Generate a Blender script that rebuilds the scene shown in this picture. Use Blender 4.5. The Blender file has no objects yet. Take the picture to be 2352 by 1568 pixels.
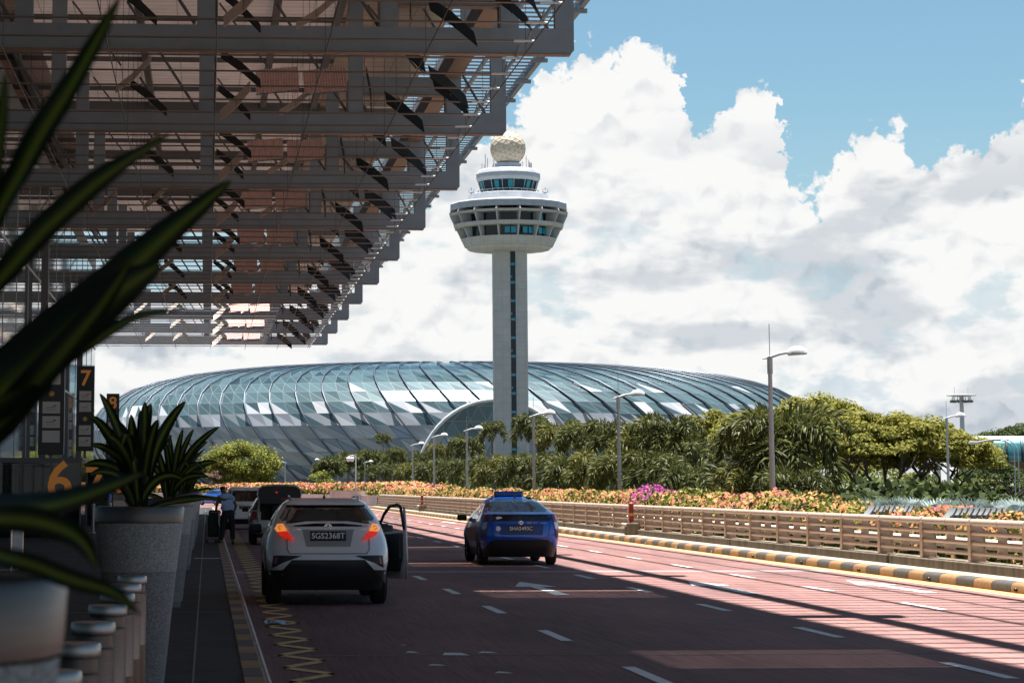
import bpy, bmesh, math, random
from mathutils import Vector, Matrix, Quaternion
R=math.radians; PI=math.pi
random.seed(7)
sc=bpy.context.scene
col=sc.collection

# ------------------------------------------------------------------ helpers
def tag(o,label=None,cat=None,group=None,kind=None):
    if label: o['label']=label
    if cat: o['category']=cat
    if group: o['group']=group
    if kind: o['kind']=kind
    return o
def empty(name,loc=(0,0,0),rz=0,label=None,cat=None,group=None):
    o=bpy.data.objects.new(name,None); col.objects.link(o)
    o.location=loc; o.rotation_euler=(0,0,rz); o.empty_display_size=.2
    return tag(o,label,cat,group)
def copy_tree(o,parent=None):
    c=o.copy(); col.objects.link(c); c.parent=parent
    for ch in list(o.children): copy_tree(ch,c)
    return c

MATS={}
def mat(name,c,rough=.6,metal=0,var=0,vs=3,bump=0,bs=30,c2=None,spec=.5,trans=0,emit=None,es=1,coat=0,stretch=None,alpha=None):
    if name in MATS: return MATS[name]
    m=bpy.data.materials.new(name); m.use_nodes=True
    nt=m.node_tree; b=nt.nodes['Principled BSDF']
    b.inputs['Base Color'].default_value=(*c,1); b.inputs['Roughness'].default_value=rough
    b.inputs['Metallic'].default_value=metal
    b.inputs['Specular IOR Level'].default_value=spec
    if trans: b.inputs['Transmission Weight'].default_value=trans
    if coat: b.inputs['Coat Weight'].default_value=coat; b.inputs['Coat Roughness'].default_value=.04
    if emit: b.inputs['Emission Color'].default_value=(*emit,1); b.inputs['Emission Strength'].default_value=es
    if var or bump or c2:
        tc=nt.nodes.new('ShaderNodeTexCoord'); mp=nt.nodes.new('ShaderNodeMapping')
        nt.links.new(tc.outputs['Object'],mp.inputs['Vector'])
        if stretch: mp.inputs['Scale'].default_value=stretch
    if var or c2:
        n=nt.nodes.new('ShaderNodeTexNoise'); n.inputs['Scale'].default_value=vs; n.inputs['Detail'].default_value=6
        n.inputs['Roughness'].default_value=.6
        nt.links.new(mp.outputs[0],n.inputs['Vector'])
        r=nt.nodes.new('ShaderNodeValToRGB'); nt.links.new(n.outputs['Fac'],r.inputs['Fac'])
        a=c; bb=c2 or tuple(min(1,x*(1+var)) for x in c)
        if not c2: a=tuple(x*(1-var) for x in c)
        r.color_ramp.elements[0].color=(*a,1); r.color_ramp.elements[1].color=(*bb,1)
        r.color_ramp.elements[0].position=.32; r.color_ramp.elements[1].position=.68
        nt.links.new(r.outputs[0],b.inputs['Base Color'])
    if bump:
        n=nt.nodes.new('ShaderNodeTexNoise'); n.inputs['Scale'].default_value=bs; n.inputs['Detail'].default_value=5
        nt.links.new(mp.outputs[0],n.inputs['Vector'])
        bp=nt.nodes.new('ShaderNodeBump'); bp.inputs['Strength'].default_value=bump; bp.inputs['Distance'].default_value=.02
        nt.links.new(n.outputs['Fac'],bp.inputs['Height']); nt.links.new(bp.outputs[0],b.inputs['Normal'])
    MATS[name]=m
    return m
def leafmat(name,c,c2=None,trans=.3,rough=.45,spec=.4):
    "foliage: colour varies face to face (colour attribute 'v'), some light passes through"
    if name in MATS: return MATS[name]
    m=bpy.data.materials.new(name); m.use_nodes=True; nt=m.node_tree
    b=nt.nodes['Principled BSDF']; out=nt.nodes['Material Output']
    at=nt.nodes.new('ShaderNodeAttribute'); at.attribute_name='v'
    r=nt.nodes.new('ShaderNodeValToRGB'); nt.links.new(at.outputs['Fac'],r.inputs['Fac'])
    r.color_ramp.elements[0].color=(*c,1); r.color_ramp.elements[1].color=(*(c2 or tuple(x*1.8 for x in c)),1)
    nt.links.new(r.outputs[0],b.inputs['Base Color'])
    b.inputs['Roughness'].default_value=rough; b.inputs['Specular IOR Level'].default_value=spec
    t=nt.nodes.new('ShaderNodeBsdfTranslucent'); nt.links.new(r.outputs[0],t.inputs['Color'])
    mx=nt.nodes.new('ShaderNodeMixShader'); mx.inputs[0].default_value=trans
    nt.links.new(b.outputs[0],mx.inputs[1]); nt.links.new(t.outputs[0],mx.inputs[2]); nt.links.new(mx.outputs[0],out.inputs[0])
    MATS[name]=m; return m

def seethrough(name,tint,mixf):
    m=bpy.data.materials.new(name);m.use_nodes=True;nt=m.node_tree;out=nt.nodes['Material Output'];b=nt.nodes['Principled BSDF'];b.inputs['Base Color'].default_value=(.01,.01,.012,1);b.inputs['Roughness'].default_value=.03;b.inputs['Specular IOR Level'].default_value=.8
    tr=nt.nodes.new('ShaderNodeBsdfTransparent');tr.inputs[0].default_value=(*tint,1);mx=nt.nodes.new('ShaderNodeMixShader');mx.inputs[0].default_value=mixf
    nt.links.new(b.outputs[0],mx.inputs[1]);nt.links.new(tr.outputs[0],mx.inputs[2]);nt.links.new(mx.outputs[0],out.inputs[0]);return m

class MB:
    def __init__(s): s.v=[];s.f=[];s.m=[];s.a=[]
    def add(s,vs,fs,mi=0,a=0):
        n=len(s.v); s.v+=[tuple(p) for p in vs]
        for f in fs: s.f.append(tuple(i+n for i in f)); s.m.append(mi); s.a.append(a)
        return s
    def box(s,x0,x1,y0,y1,z0,z1,mi=0):
        v=[(x0,y0,z0),(x1,y0,z0),(x1,y1,z0),(x0,y1,z0),(x0,y0,z1),(x1,y0,z1),(x1,y1,z1),(x0,y1,z1)]
        return s.add(v,[(0,3,2,1),(4,5,6,7),(0,1,5,4),(1,2,6,5),(2,3,7,6),(3,0,4,7)],mi)
    def obox(s,p,q,w,h,mi=0,upv=(0,0,1)):
        "box bar from p to q"
        p=Vector(p);q=Vector(q);d=(q-p).normalized();u=Vector(upv)
        if abs(d.dot(u))>.95:u=Vector((0,1,0))
        r=d.cross(u).normalized();u=r.cross(d)
        vs=[]
        for c in (p,q):
            for a,b in((-1,-1),(1,-1),(1,1),(-1,1)): vs.append(c+r*a*w/2+u*b*h/2)
        return s.add(vs,[(0,1,2,3),(7,6,5,4),(0,4,5,1),(1,5,6,2),(2,6,7,3),(3,7,4,0)],mi)
    def tube(s,pts,rad,n=8,mi=0,cap=True):
        pts=[Vector(p) for p in pts]; rads=rad if isinstance(rad,(list,tuple)) else [rad]*len(pts)
        rings=[];prev=None
        for i,p in enumerate(pts):
            if i==0:d=pts[1]-p
            elif i==len(pts)-1:d=p-pts[-2]
            else:d=pts[i+1]-pts[i-1]
            d.normalize()
            if prev is None:
                u=Vector((0,0,1)) if abs(d.z)<.9 else Vector((1,0,0))
                x=d.cross(u).normalized()
            else:
                x=(prev-d*prev.dot(d)).normalized()
            prev=x;y=d.cross(x)
            rings.append([p+(x*math.cos(2*PI*k/n)+y*math.sin(2*PI*k/n))*rads[i] for k in range(n)])
        vs=[v for r_ in rings for v in r_];fs=[]
        for i in range(len(pts)-1):
            for k in range(n):
                a=i*n+k;b=i*n+(k+1)%n;fs.append((a,b,b+n,a+n))
        if cap:
            fs.append(tuple(range(n-1,-1,-1)));fs.append(tuple((len(pts)-1)*n+k for k in range(n)))
        return s.add(vs,fs,mi)
    def lathe(s,prof,n=24,c=(0,0,0),mi=0,capt=True,capb=True):
        vs=[];fs=[]
        for (r_,z) in prof:
            for k in range(n): vs.append((c[0]+r_*math.cos(2*PI*k/n),c[1]+r_*math.sin(2*PI*k/n),c[2]+z))
        for i in range(len(prof)-1):
            for k in range(n):
                a=i*n+k;b=i*n+(k+1)%n;fs.append((a,b,b+n,a+n))
        if capb:fs.append(tuple(range(n-1,-1,-1)))
        if capt:fs.append(tuple((len(prof)-1)*n+k for k in range(n)))
        return s.add(vs,fs,mi)
    def prism(s,poly,axis,a,b,mi=0):
        "extrude a 2D polygon along an axis from a to b"
        def P(u,v,t): return {'x':(t,u,v),'y':(u,t,v),'z':(u,v,t)}[axis]
        n=len(poly);vs=[P(u,v,a) for u,v in poly]+[P(u,v,b) for u,v in poly]
        fs=[tuple(range(n)),tuple(range(2*n-1,n-1,-1))]+[(i,(i+1)%n,(i+1)%n+n,i+n) for i in range(n)]
        return s.add(vs,fs,mi)
    def quad(s,a,b,c,d,mi=0,at=0): return s.add([a,b,c,d],[(0,1,2,3)],mi,at)
    def build(s,name,mats,parent=None,smooth=False,loc=None,attr=False,fix=True,bevel=0):
        me=bpy.data.meshes.new(name); me.from_pydata(s.v,[],s.f)
        ms=mats if isinstance(mats,(list,tuple)) else [mats]
        for m in ms: me.materials.append(m)
        if len(ms)>1: me.polygons.foreach_set('material_index',s.m)
        if attr:
            at=me.attributes.new('v','FLOAT','FACE'); at.data.foreach_set('value',s.a)
        if fix:
            bm=bmesh.new();bm.from_mesh(me);bmesh.ops.recalc_face_normals(bm,faces=bm.faces);bm.to_mesh(me);bm.free()
        if smooth:
            me.polygons.foreach_set('use_smooth',[True]*len(me.polygons))
            if smooth!=True: me.set_sharp_from_angle(angle=R(smooth))
        me.update()
        o=bpy.data.objects.new(name,me);col.objects.link(o)
        if loc:o.location=loc
        if parent:o.parent=parent
        if bevel:
            b=o.modifiers.new('b','BEVEL');b.width=bevel;b.segments=2;b.limit_method='ANGLE'
        return o
def text(name,s,size,m,parent,loc,rot=(R(90),0,0),ext=.002,align='CENTER',sx=1,bold=0):
    cu=bpy.data.curves.new(name,'FONT');cu.body=s;cu.size=size;cu.align_x=align;cu.align_y='CENTER';cu.extrude=ext
    cu.offset=bold
    cu.resolution_u=3
    o=bpy.data.objects.new(name,cu);col.objects.link(o)
    dg=bpy.context.evaluated_depsgraph_get();me=bpy.data.meshes.new_from_object(o.evaluated_get(dg))
    bpy.data.objects.remove(o);
    o=bpy.data.objects.new(name,me);col.objects.link(o)
    me.materials.clear();me.materials.append(m);o.parent=parent;o.location=loc;o.rotation_euler=rot;o.scale=(sx,1,1)
    return o

# ------------------------------------------------------------------ camera (the place is laid out in metres: X right, Y along the road, Z up)
CX,CY,HC=811,450,1.7   # principal point of the lens, off the middle because the frame is shifted
F=5400
P=math.atan((1118-CY)/F); YAW=math.atan((CX-476)/(F/math.cos(P)))
FW=Vector((math.sin(YAW)*math.cos(P),math.cos(YAW)*math.cos(P),math.sin(P)))
RT=Vector((math.cos(YAW),-math.sin(YAW),0)); UP=RT.cross(FW)
EYE=Vector((0,0,HC))
def ray(x,y): return FW+RT*((x-CX)/F)-UP*((y-CY)/F)
def P3(x,y,d): return EYE+ray(x,y)*d
def atX(x,y,X): r=ray(x,y);return EYE+r*(X/r.x)
def atY(x,y,Y): r=ray(x,y);return EYE+r*(Y/r.y)
def G(x,y,z=0): r=ray(x,y);return EYE+r*((z-HC)/r.z)
cam=bpy.data.cameras.new('camera');co=bpy.data.objects.new('camera',cam);col.objects.link(co);sc.camera=co
co.location=EYE;co.rotation_euler=(R(90)+P,0,-YAW)
cam.lens=5400/2352*36;cam.shift_x=(1176-811)/2352;cam.shift_y=-(784-450)/2352;cam.sensor_width=36;cam.clip_start=.1;cam.clip_end=6000
cam.dof.use_dof=True;cam.dof.focus_distance=62;cam.dof.aperture_fstop=7
# ------------------------------------------------------------------ light
SUN_EL=R(84);SUN_AZ=R(16)
sun=bpy.data.lights.new('sun','SUN');sun.energy=5;sun.angle=R(.45);sun.color=(1,.96,.9)
so=bpy.data.objects.new('sun',sun);col.objects.link(so)
sd=Vector((math.cos(SUN_EL)*math.sin(SUN_AZ),math.cos(SUN_EL)*math.cos(SUN_AZ),math.sin(SUN_EL)))
so.rotation_euler=sd.to_track_quat('Z','Y').to_euler();so.location=(0,0,60)
sc.view_settings.view_transform='Standard';sc.view_settings.look='None';sc.view_settings.exposure=1.45;sc.view_settings.gamma=1
try:
    sc.cycles.use_denoising=True;sc.cycles.denoiser='OPENIMAGEDENOISE'
except Exception: pass
sc.cycles.max_bounces=7;sc.cycles.diffuse_bounces=3;sc.cycles.glossy_bounces=4;sc.cycles.transmission_bounces=5;sc.cycles.transparent_max_bounces=12
sc.cycles.sample_clamp_indirect=6
sc.cycles.caustics_reflective=False;sc.cycles.caustics_refractive=False

# world: sky texture plus cumulus clouds laid out by azimuth and elevation
w=bpy.data.worlds.new('World');w.cycles.sampling_method='MANUAL';w.cycles.sample_map_resolution=256;sc.world=w;w.use_nodes=True;nt=w.node_tree
N=nt.nodes;L=nt.links
bg=N['Background'];bg.inputs['Strength'].default_value=.61
def nd(t,**k):
    n=N.new(t)
    for a,b in k.items(): setattr(n,a,b)
    return n
def mth(op,a,b=None,c=None,clamp=False):
    n=nd('ShaderNodeMath',operation=op);n.use_clamp=clamp
    for i,x in enumerate((a,b,c)):
        if x is None: continue
        if isinstance(x,(int,float)): n.inputs[i].default_value=x
        else: L.new(x,n.inputs[i])
    return n.outputs[0]
sky=nd('ShaderNodeTexSky',sky_type='NISHITA');sky.sun_disc=False;sky.sun_elevation=SUN_EL;sky.sun_rotation=SUN_AZ
sky.air_density=1.0;sky.dust_density=.6;sky.ozone_density=2.5
tc=nd('ShaderNodeTexCoord');sep=nd('ShaderNodeSeparateXYZ');L.new(tc.outputs['Generated'],sep.inputs[0])
az=mth('MULTIPLY',mth('ARCTAN2',sep.outputs[0],sep.outputs[1]),1.65*180/PI)
el=mth('MULTIPLY',mth('ARCSINE',sep.outputs[2]),1.65*180/PI)
comb=nd('ShaderNodeCombineXYZ');L.new(az,comb.inputs[0]);L.new(el,comb.inputs[1])
AE=comb.outputs[0]
def noise(vec,scale,detail=8,rough=.5,off=(0,0,0),stretch=(1,1,1)):
    mp=nd('ShaderNodeMapping');mp.inputs['Location'].default_value=off;mp.inputs['Scale'].default_value=stretch
    L.new(vec,mp.inputs['Vector'])
    n=nd('ShaderNodeTexNoise',noise_dimensions='2D');n.inputs['Scale'].default_value=scale;n.inputs['Detail'].default_value=detail;n.inputs['Roughness'].default_value=rough
    L.new(mp.outputs[0],n.inputs['Vector']);return n.outputs['Fac']
def warp(vec,scale,amp):
    n=nd('ShaderNodeTexNoise',noise_dimensions='2D');n.inputs['Scale'].default_value=scale;n.inputs['Detail'].default_value=5;n.inputs['Roughness'].default_value=.6;L.new(vec,n.inputs['Vector'])
    s=nd('ShaderNodeVectorMath',operation='SUBTRACT');L.new(n.outputs['Color'],s.inputs[0]);s.inputs[1].default_value=(.5,.5,.5)
    m=nd('ShaderNodeVectorMath',operation='SCALE');L.new(s.outputs[0],m.inputs[0]);m.inputs['Scale'].default_value=amp
    a=nd('ShaderNodeVectorMath',operation='ADD');L.new(vec,a.inputs[0]);L.new(m.outputs[0],a.inputs[1]);return a.outputs[0]
def billow(vec,scale,off=(0,0,0)):
    mp=nd('ShaderNodeMapping');mp.inputs['Location'].default_value=off;L.new(vec,mp.inputs['Vector'])
    v=nd('ShaderNodeTexVoronoi',feature='F1',voronoi_dimensions='2D');v.inputs['Scale'].default_value=scale
    L.new(mp.outputs[0],v.inputs['Vector']);return v.outputs['Distance']
WV=warp(AE,.9,.9)
W3=None
def height(off):
    "cloud top relief: rounded heads at three sizes, returns value ~0..1"
    a=billow(WV,.42,off);b=billow(WV,1.25,(off[0]*1,off[1]*1,3))
    c=billow(WV,3.4,(off[0]*.6,off[1]*.6,3))
    n=noise(AE,3.2,6,.62,(off[0],off[1],0))
    t=mth('ADD',mth('ADD',mth('MULTIPLY',a,-.62),mth('MULTIPLY',b,-.36)),mth('MULTIPLY',c,-.14))
    return mth('ADD',t,mth('MULTIPLY',n,.34))
h0=height((0,0,0))
# top edge of the cloud bank as a function of azimuth
fc=nd('ShaderNodeFloatCurve');cv=fc.mapping.curves[0]
pts=[(-30,9),(-8,10),(4,10),(8,12),(10.5,15),(12.5,17.2),(14.3,18),(16,18.6),(18,18.7),(19,17.5),(19.6,15.4),(20.4,15.6),(21.2,17.1),(22.4,17.2),(22.9,15.2),(23.6,13.6),(24.5,12.9),(25.1,13.4),(26.2,15.2),(27.5,15.0),(28.5,14.6),(29.8,14.9),(30.5,14.0),(31.3,15.3),(33,16),(40,15),(60,11)]
fx=lambda a:(a+30)/90;fy=lambda e:e/25
while len(cv.points)<len(pts): cv.points.new(0,0)
for p,(a,e) in zip(cv.points,pts): p.location=(fx(a),fy(e));p.handle_type='AUTO'
fc.mapping.update()
WA=warp(warp(AE,.75,2.0),2.6,.7)
spw=nd('ShaderNodeSeparateXYZ');L.new(WA,spw.inputs[0])
azw=spw.outputs[0];elw=spw.outputs[1]
L.new(mth('MULTIPLY',mth('ADD',azw,30),1/90,clamp=True),fc.inputs['Value'])
top=mth('MULTIPLY',fc.outputs[0],25)
dens=mth('ADD',mth('SUBTRACT',top,mth('ADD',mth('MULTIPLY',el,.5),mth('MULTIPLY',elw,.5))),mth('MULTIPLY',h0,3.6))
dens=mth('ADD',dens,-.1)
def sstep(x,a,b):
    n=nd('ShaderNodeMapRange',interpolation_type='SMOOTHSTEP');L.new(x,n.inputs[0]);n.inputs[1].default_value=a;n.inputs[2].default_value=b;return n.outputs[0]
mask=sstep(dens,0,.55)
# gaps of pale blue low in the bank
gap=noise(AE,.33,7,.55,(3.1,7.7,0),(.75,1.5,1))
gm=mth('MULTIPLY',sstep(gap,.56,.68),sstep(el,13,8))
mask=mth('MULTIPLY',mask,mth('SUBTRACT',1,mth('MULTIPLY',gm,.55)))
# soft self shading: relief against the same relief a little higher up
def relief(off):
    return mth('ADD',mth('MULTIPLY',billow(WV,.42,off),-.8),mth('MULTIPLY',billow(WV,1.05,(off[0],off[1],3)),-.34))
lit=mth('SUBTRACT',relief((0,0,0)),relief((.10,-.42,0)))
sh=mth('ADD',mth('MULTIPLY',lit,1.15),.0)
base=noise(AE,.26,6,.5,(11,2.3,0),(.7,1.7,1))
bs=sstep(base,.46,.64)
lowf=sstep(el,15.5,11)
shade=mth('MULTIPLY',bs,lowf)
shade=mth('ADD',mth('MULTIPLY',shade,.66),mth('MULTIPLY',sstep(mth('MULTIPLY',sh,-1),.0,.40),.40),clamp=True)
cr=nd('ShaderNodeValToRGB');L.new(shade,cr.inputs['Fac'])
cr.color_ramp.elements[0].color=(.575,.575,.57,1);cr.color_ramp.elements[1].color=(.30,.335,.375,1)
sk=nd('ShaderNodeMix',data_type='RGBA',blend_type='MULTIPLY');sk.inputs[0].default_value=1;L.new(sky.outputs[0],sk.inputs[6]);sk.inputs[7].default_value=(.064,.077,.073,1)
pale=nd('ShaderNodeMix',data_type='RGBA');L.new(sstep(el,16,3),pale.inputs[0]);L.new(sk.outputs[2],pale.inputs[6]);pale.inputs[7].default_value=(.30,.385,.44,1)
mx=nd('ShaderNodeMix',data_type='RGBA');L.new(mask,mx.inputs[0]);L.new(pale.outputs[2],mx.inputs[6]);L.new(cr.outputs[0],mx.inputs[7])
# overhead and behind the camera the sky is broken cloud, dimmer on average
ov=sstep(el,20,34)
mx2=nd('ShaderNodeMix',data_type='RGBA');L.new(ov,mx2.inputs[0]);L.new(mx.outputs[2],mx2.inputs[6]);zen=nd('ShaderNodeMix',data_type='RGBA',blend_type='MULTIPLY');zen.inputs[0].default_value=1;L.new(sk.outputs[2],zen.inputs[6]);zen.inputs[7].default_value=(.6,.6,.62,1);L.new(zen.outputs[2],mx2.inputs[7])
L.new(mx2.outputs[2],bg.inputs['Color'])
# ------------------------------------------------------------------ materials
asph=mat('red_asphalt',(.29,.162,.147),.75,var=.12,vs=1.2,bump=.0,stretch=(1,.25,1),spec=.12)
def road_mat():
    m=asph;nt=m.node_tree;b=nt.nodes['Principled BSDF']
    tc=nt.nodes.new('ShaderNodeTexCoord')
    mp=nt.nodes.new('ShaderNodeMapping');mp.inputs['Scale'].default_value=(1,.02,1);nt.links.new(tc.outputs['Object'],mp.inputs[0])
    wn=nt.nodes.new('ShaderNodeTexNoise');wn.inputs['Scale'].default_value=.5;nt.links.new(tc.outputs['Object'],wn.inputs['Vector'])
    ad=nt.nodes.new('ShaderNodeVectorMath');ad.operation='MULTIPLY_ADD';nt.links.new(wn.outputs['Color'],ad.inputs[0]);ad.inputs[1].default_value=(.22,0,0);nt.links.new(mp.outputs[0],ad.inputs[2])
    wv=nt.nodes.new('ShaderNodeTexNoise');wv.inputs['Scale'].default_value=26;wv.inputs['Detail'].default_value=4;nt.links.new(ad.outputs[0],wv.inputs['Vector'])
    fn=nt.nodes.new('ShaderNodeTexNoise');fn.inputs['Scale'].default_value=90;nt.links.new(tc.outputs['Object'],fn.inputs['Vector'])
    r=nt.nodes.new('ShaderNodeValToRGB');nt.links.new(wv.outputs['Fac'],r.inputs[0])
    r.color_ramp.elements[0].color=(.55,.55,.58,1);r.color_ramp.elements[0].position=.3
    r.color_ramp.elements[1].color=(1.15,1.15,1.15,1);r.color_ramp.elements[1].position=.66
    # darker worn wheel tracks and stains in the two drop-off lanes
    st=nt.nodes.new('ShaderNodeTexNoise');st.inputs['Scale'].default_value=.35;st.inputs['Detail'].default_value=5
    mp2=nt.nodes.new('ShaderNodeMapping');mp2.inputs['Scale'].default_value=(1.6,.35,1);nt.links.new(tc.outputs['Object'],mp2.inputs[0]);nt.links.new(mp2.outputs[0],st.inputs['Vector'])
    r2=nt.nodes.new('ShaderNodeValToRGB');nt.links.new(st.outputs['Fac'],r2.inputs[0])
    r2.color_ramp.elements[0].color=(.8,.82,.86,1);r2.color_ramp.elements[0].position=.35;r2.color_ramp.elements[1].color=(1.05,1.03,1.03,1);r2.color_ramp.elements[1].position=.62
    old=b.inputs['Base Color'].links[0].from_socket
    x=nt.nodes.new('ShaderNodeMix');x.data_type='RGBA';x.blend_type='MULTIPLY';x.inputs[0].default_value=.6;nt.links.new(old,x.inputs[6]);nt.links.new(r.outputs[0],x.inputs[7])
    y=nt.nodes.new('ShaderNodeMix');y.data_type='RGBA';y.blend_type='MULTIPLY';y.inputs[0].default_value=1;nt.links.new(x.outputs[2],y.inputs[6]);nt.links.new(r2.outputs[0],y.inputs[7])
    # deepens the shade over the drop-off lane in the road colour
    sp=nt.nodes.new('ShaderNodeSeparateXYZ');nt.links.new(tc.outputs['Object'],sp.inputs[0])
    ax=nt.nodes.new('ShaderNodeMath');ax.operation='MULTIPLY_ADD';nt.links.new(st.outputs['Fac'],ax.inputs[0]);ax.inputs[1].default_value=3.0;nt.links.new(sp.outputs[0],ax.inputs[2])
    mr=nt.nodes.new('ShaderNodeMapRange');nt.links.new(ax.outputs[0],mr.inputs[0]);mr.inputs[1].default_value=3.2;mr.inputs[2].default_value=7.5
    lane_shade=nt.nodes.new('ShaderNodeValToRGB');nt.links.new(mr.outputs[0],lane_shade.inputs[0]);lane_shade.color_ramp.elements[0].color=(.66,.72,.76,1);lane_shade.color_ramp.elements[1].color=(1,1,1,1)
    q=nt.nodes.new('ShaderNodeMix');q.data_type='RGBA';q.blend_type='MULTIPLY';q.inputs[0].default_value=1;nt.links.new(y.outputs[2],q.inputs[6]);nt.links.new(lane_shade.outputs[0],q.inputs[7])
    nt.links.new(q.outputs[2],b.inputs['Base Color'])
    s=nt.nodes.new('ShaderNodeMath');s.operation='ADD';nt.links.new(wv.outputs['Fac'],s.inputs[0]);nt.links.new(fn.outputs['Fac'],s.inputs[1])
    bp=nt.nodes.new('ShaderNodeBump');bp.inputs['Strength'].default_value=.35;bp.inputs['Distance'].default_value=.01
    nt.links.new(s.outputs[0],bp.inputs['Height']);nt.links.new(bp.outputs[0],b.inputs['Normal'])
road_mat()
def paint(name,c):
    "road paint, worn through in flecks"
    m=mat(name,c,.6,var=.12,vs=5);nt=m.node_tree;b=nt.nodes['Principled BSDF']
    tc=nt.nodes.new('ShaderNodeTexCoord');n=nt.nodes.new('ShaderNodeTexNoise');n.inputs['Scale'].default_value=14;n.inputs['Detail'].default_value=8;n.inputs['Roughness'].default_value=.7
    nt.links.new(tc.outputs['Object'],n.inputs['Vector'])
    r=nt.nodes.new('ShaderNodeValToRGB');nt.links.new(n.outputs['Fac'],r.inputs[0]);r.color_ramp.elements[0].position=.33;r.color_ramp.elements[1].position=.42
    r.color_ramp.elements[0].color=(.3,.3,.3,1)
    x=nt.nodes.new('ShaderNodeMix');x.data_type='RGBA';nt.links.new(r.outputs[0],x.inputs[0]);x.inputs[6].default_value=(.2,.13,.12,1)
    nt.links.new(b.inputs['Base Color'].links[0].from_socket,x.inputs[7]);nt.links.new(x.outputs[2],b.inputs['Base Color'])
    return m
wpaint=paint('white_paint',(.72,.74,.74));ypaint=paint('yellow_paint',(.62,.40,.12));ylpaint=paint('pale_yellow_line',(.62,.45,.25))
pave=mat('dark_paving',(.055,.052,.054),.8,var=.2,vs=2,bump=.1,spec=.12)
conc=mat('kerb_concrete',(.36,.31,.25),.85,var=.25,vs=3,bump=.3)
dconc=mat('stained_concrete',(.11,.095,.075),.9,c2=(.22,.18,.13),vs=4,bump=.4,stretch=(1,1,.25))
kyel=mat('kerb_yellow',(.28,.165,.075),.7,var=.15,vs=8);kblk=mat('kerb_black',(.075,.07,.066),.7,var=.25,vs=8)
rust=mat('ochre_dust',(.50,.27,.09),.9,var=.25,vs=6)
grass=mat('grass',(.10,.10,.08),.9,var=.4,vs=.4)
white_wall=mat('white_plaster',(.72,.64,.58),.8,c2=(.50,.45,.40),vs=1.5,stretch=(1,1,.3))
steel=mat('brushed_steel',(.30,.29,.29),.33,1,var=.12,vs=10,stretch=(1,1,20))
chrome=mat('chrome',(.8,.8,.82),.12,1)
gal=mat('grey_paint_steel',(.46,.49,.52),.5,var=.1,vs=2)
beige=mat('beige_paint',(.62,.49,.39),.5,var=.08,vs=1,bump=.05)
beige_l=mat('beige_top',(.50,.42,.35),.45,var=.06,vs=1)
black=mat('black_plastic',(.012,.012,.013),.5)
rubber=mat('tyre_rubber',(.015,.015,.016),.85)

# ------------------------------------------------------------------ ground, road, kerbs
def structure(o): o['kind']='structure';return o
g=MB().box(-2500,2500,-200,4500,-.3,-.02);structure(g.build('ground',grass))
rd=MB()
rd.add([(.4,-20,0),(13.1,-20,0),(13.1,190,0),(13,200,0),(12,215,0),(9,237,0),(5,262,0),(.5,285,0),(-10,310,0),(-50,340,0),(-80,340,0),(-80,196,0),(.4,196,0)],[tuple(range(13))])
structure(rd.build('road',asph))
pv=MB().box(-7.4,.42,-10,194,-.1,.05)
structure(pv.build('pavement',pave))
# pavement joints, tactile strip and drain cover
js=MB()
for y in (31.8,47.6,55.,63,71,79,95.,118.): js.box(-7.3,.3,y,y+.035,.05,.053)
for y in (10.,13.6,17.2,20.8,24.4,28.): js.box(-.1,.3,y,y+.02,.05,.053)
js.box(-.12,-.10,5,180,.05,.053)
structure(js.build('pavement_joints',mat('joint_grey',(.13,.13,.135),.6)))
gr=MB()
for i in range(14): gr.box(-.28+i*.045,-.26+i*.045,55.3,55.9,.051,.056)
structure(gr.build('drain_marks',mat('drain_white',(.6,.62,.66),.4)))
# left kerb: stripes painted on the kerb top
k=MB();k.box(.42,.56,-10,194,-.05,.055);structure(k.build('kerb_edge',conc))
k=MB();n=0;y=5.9
while y<180:
    k.box(.33,.50,y,y+.98,.056,.060,0);k.box(.33,.50,y+1,y+1.98,.056,.060,1);y+=2.0
structure(k.build('kerb_stripes',[kyel,kblk]))
k=MB();k.box(.535,.557,5,180,.056,.061);structure(k.build('kerb_white_line',wpaint))
# lane dashes
m=MB()
for X,y0 in ((4.01,20.6),(7.2,21.0),(10.28,21.2)):
    for i in range(-2,30):
        y=y0+5.78*i
        m.box(X-.065,X+.065,y,y+1.95,.004,.006)
structure(m.build('lane_marking',wpaint))
m=MB()
for X,y0 in ((5.64,37.5),(8.75,37.7),(11.7,37.8),(2.4,21.4)):
    if X<3:
        # almost worn away: only flecks of the old arrow remain
        for (a,b,c,d) in ((-.35,-.2,2.0,2.1),(.0,.28,1.75,1.95),(.4,.6,1.95,2.05),(-.3,-.22,2.7,2.78),(-.28,-.1,.9,.97),(.25,.42,.3,.38)):
            m.add([(X+a,y0+c*1.6,.006),(X+b,y0+c*1.6-.04,.006),(X+b-.05,y0+d*1.6,.006),(X+a+.06,y0+d*1.6+.05,.006)],[(0,1,2,3)])
        continue
    for dy in (0,74,) if True else ():
        y=y0+dy
        m.add([(X-.12,y,.006),(X+.12,y,.006),(X+.09,y+3.7,.006),(X-.09,y+3.7,.006)],[(0,1,2,3)])
        m.add([(X-.36,y+3.1,.0062),(X+.36,y+3.1,.0062),(X,y+5.2,.0062)],[(0,1,2)])
structure(m.build('arrow_marking',wpaint))
m=MB()
for X in (12.58,12.77): m.box(X,X+.1,5,192,.004,.006)
structure(m.build('edge_lines',ylpaint))
m=MB().box(12.88,13.02,5,192,.003,.005);structure(m.build('gutter_dust',rust))
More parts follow.
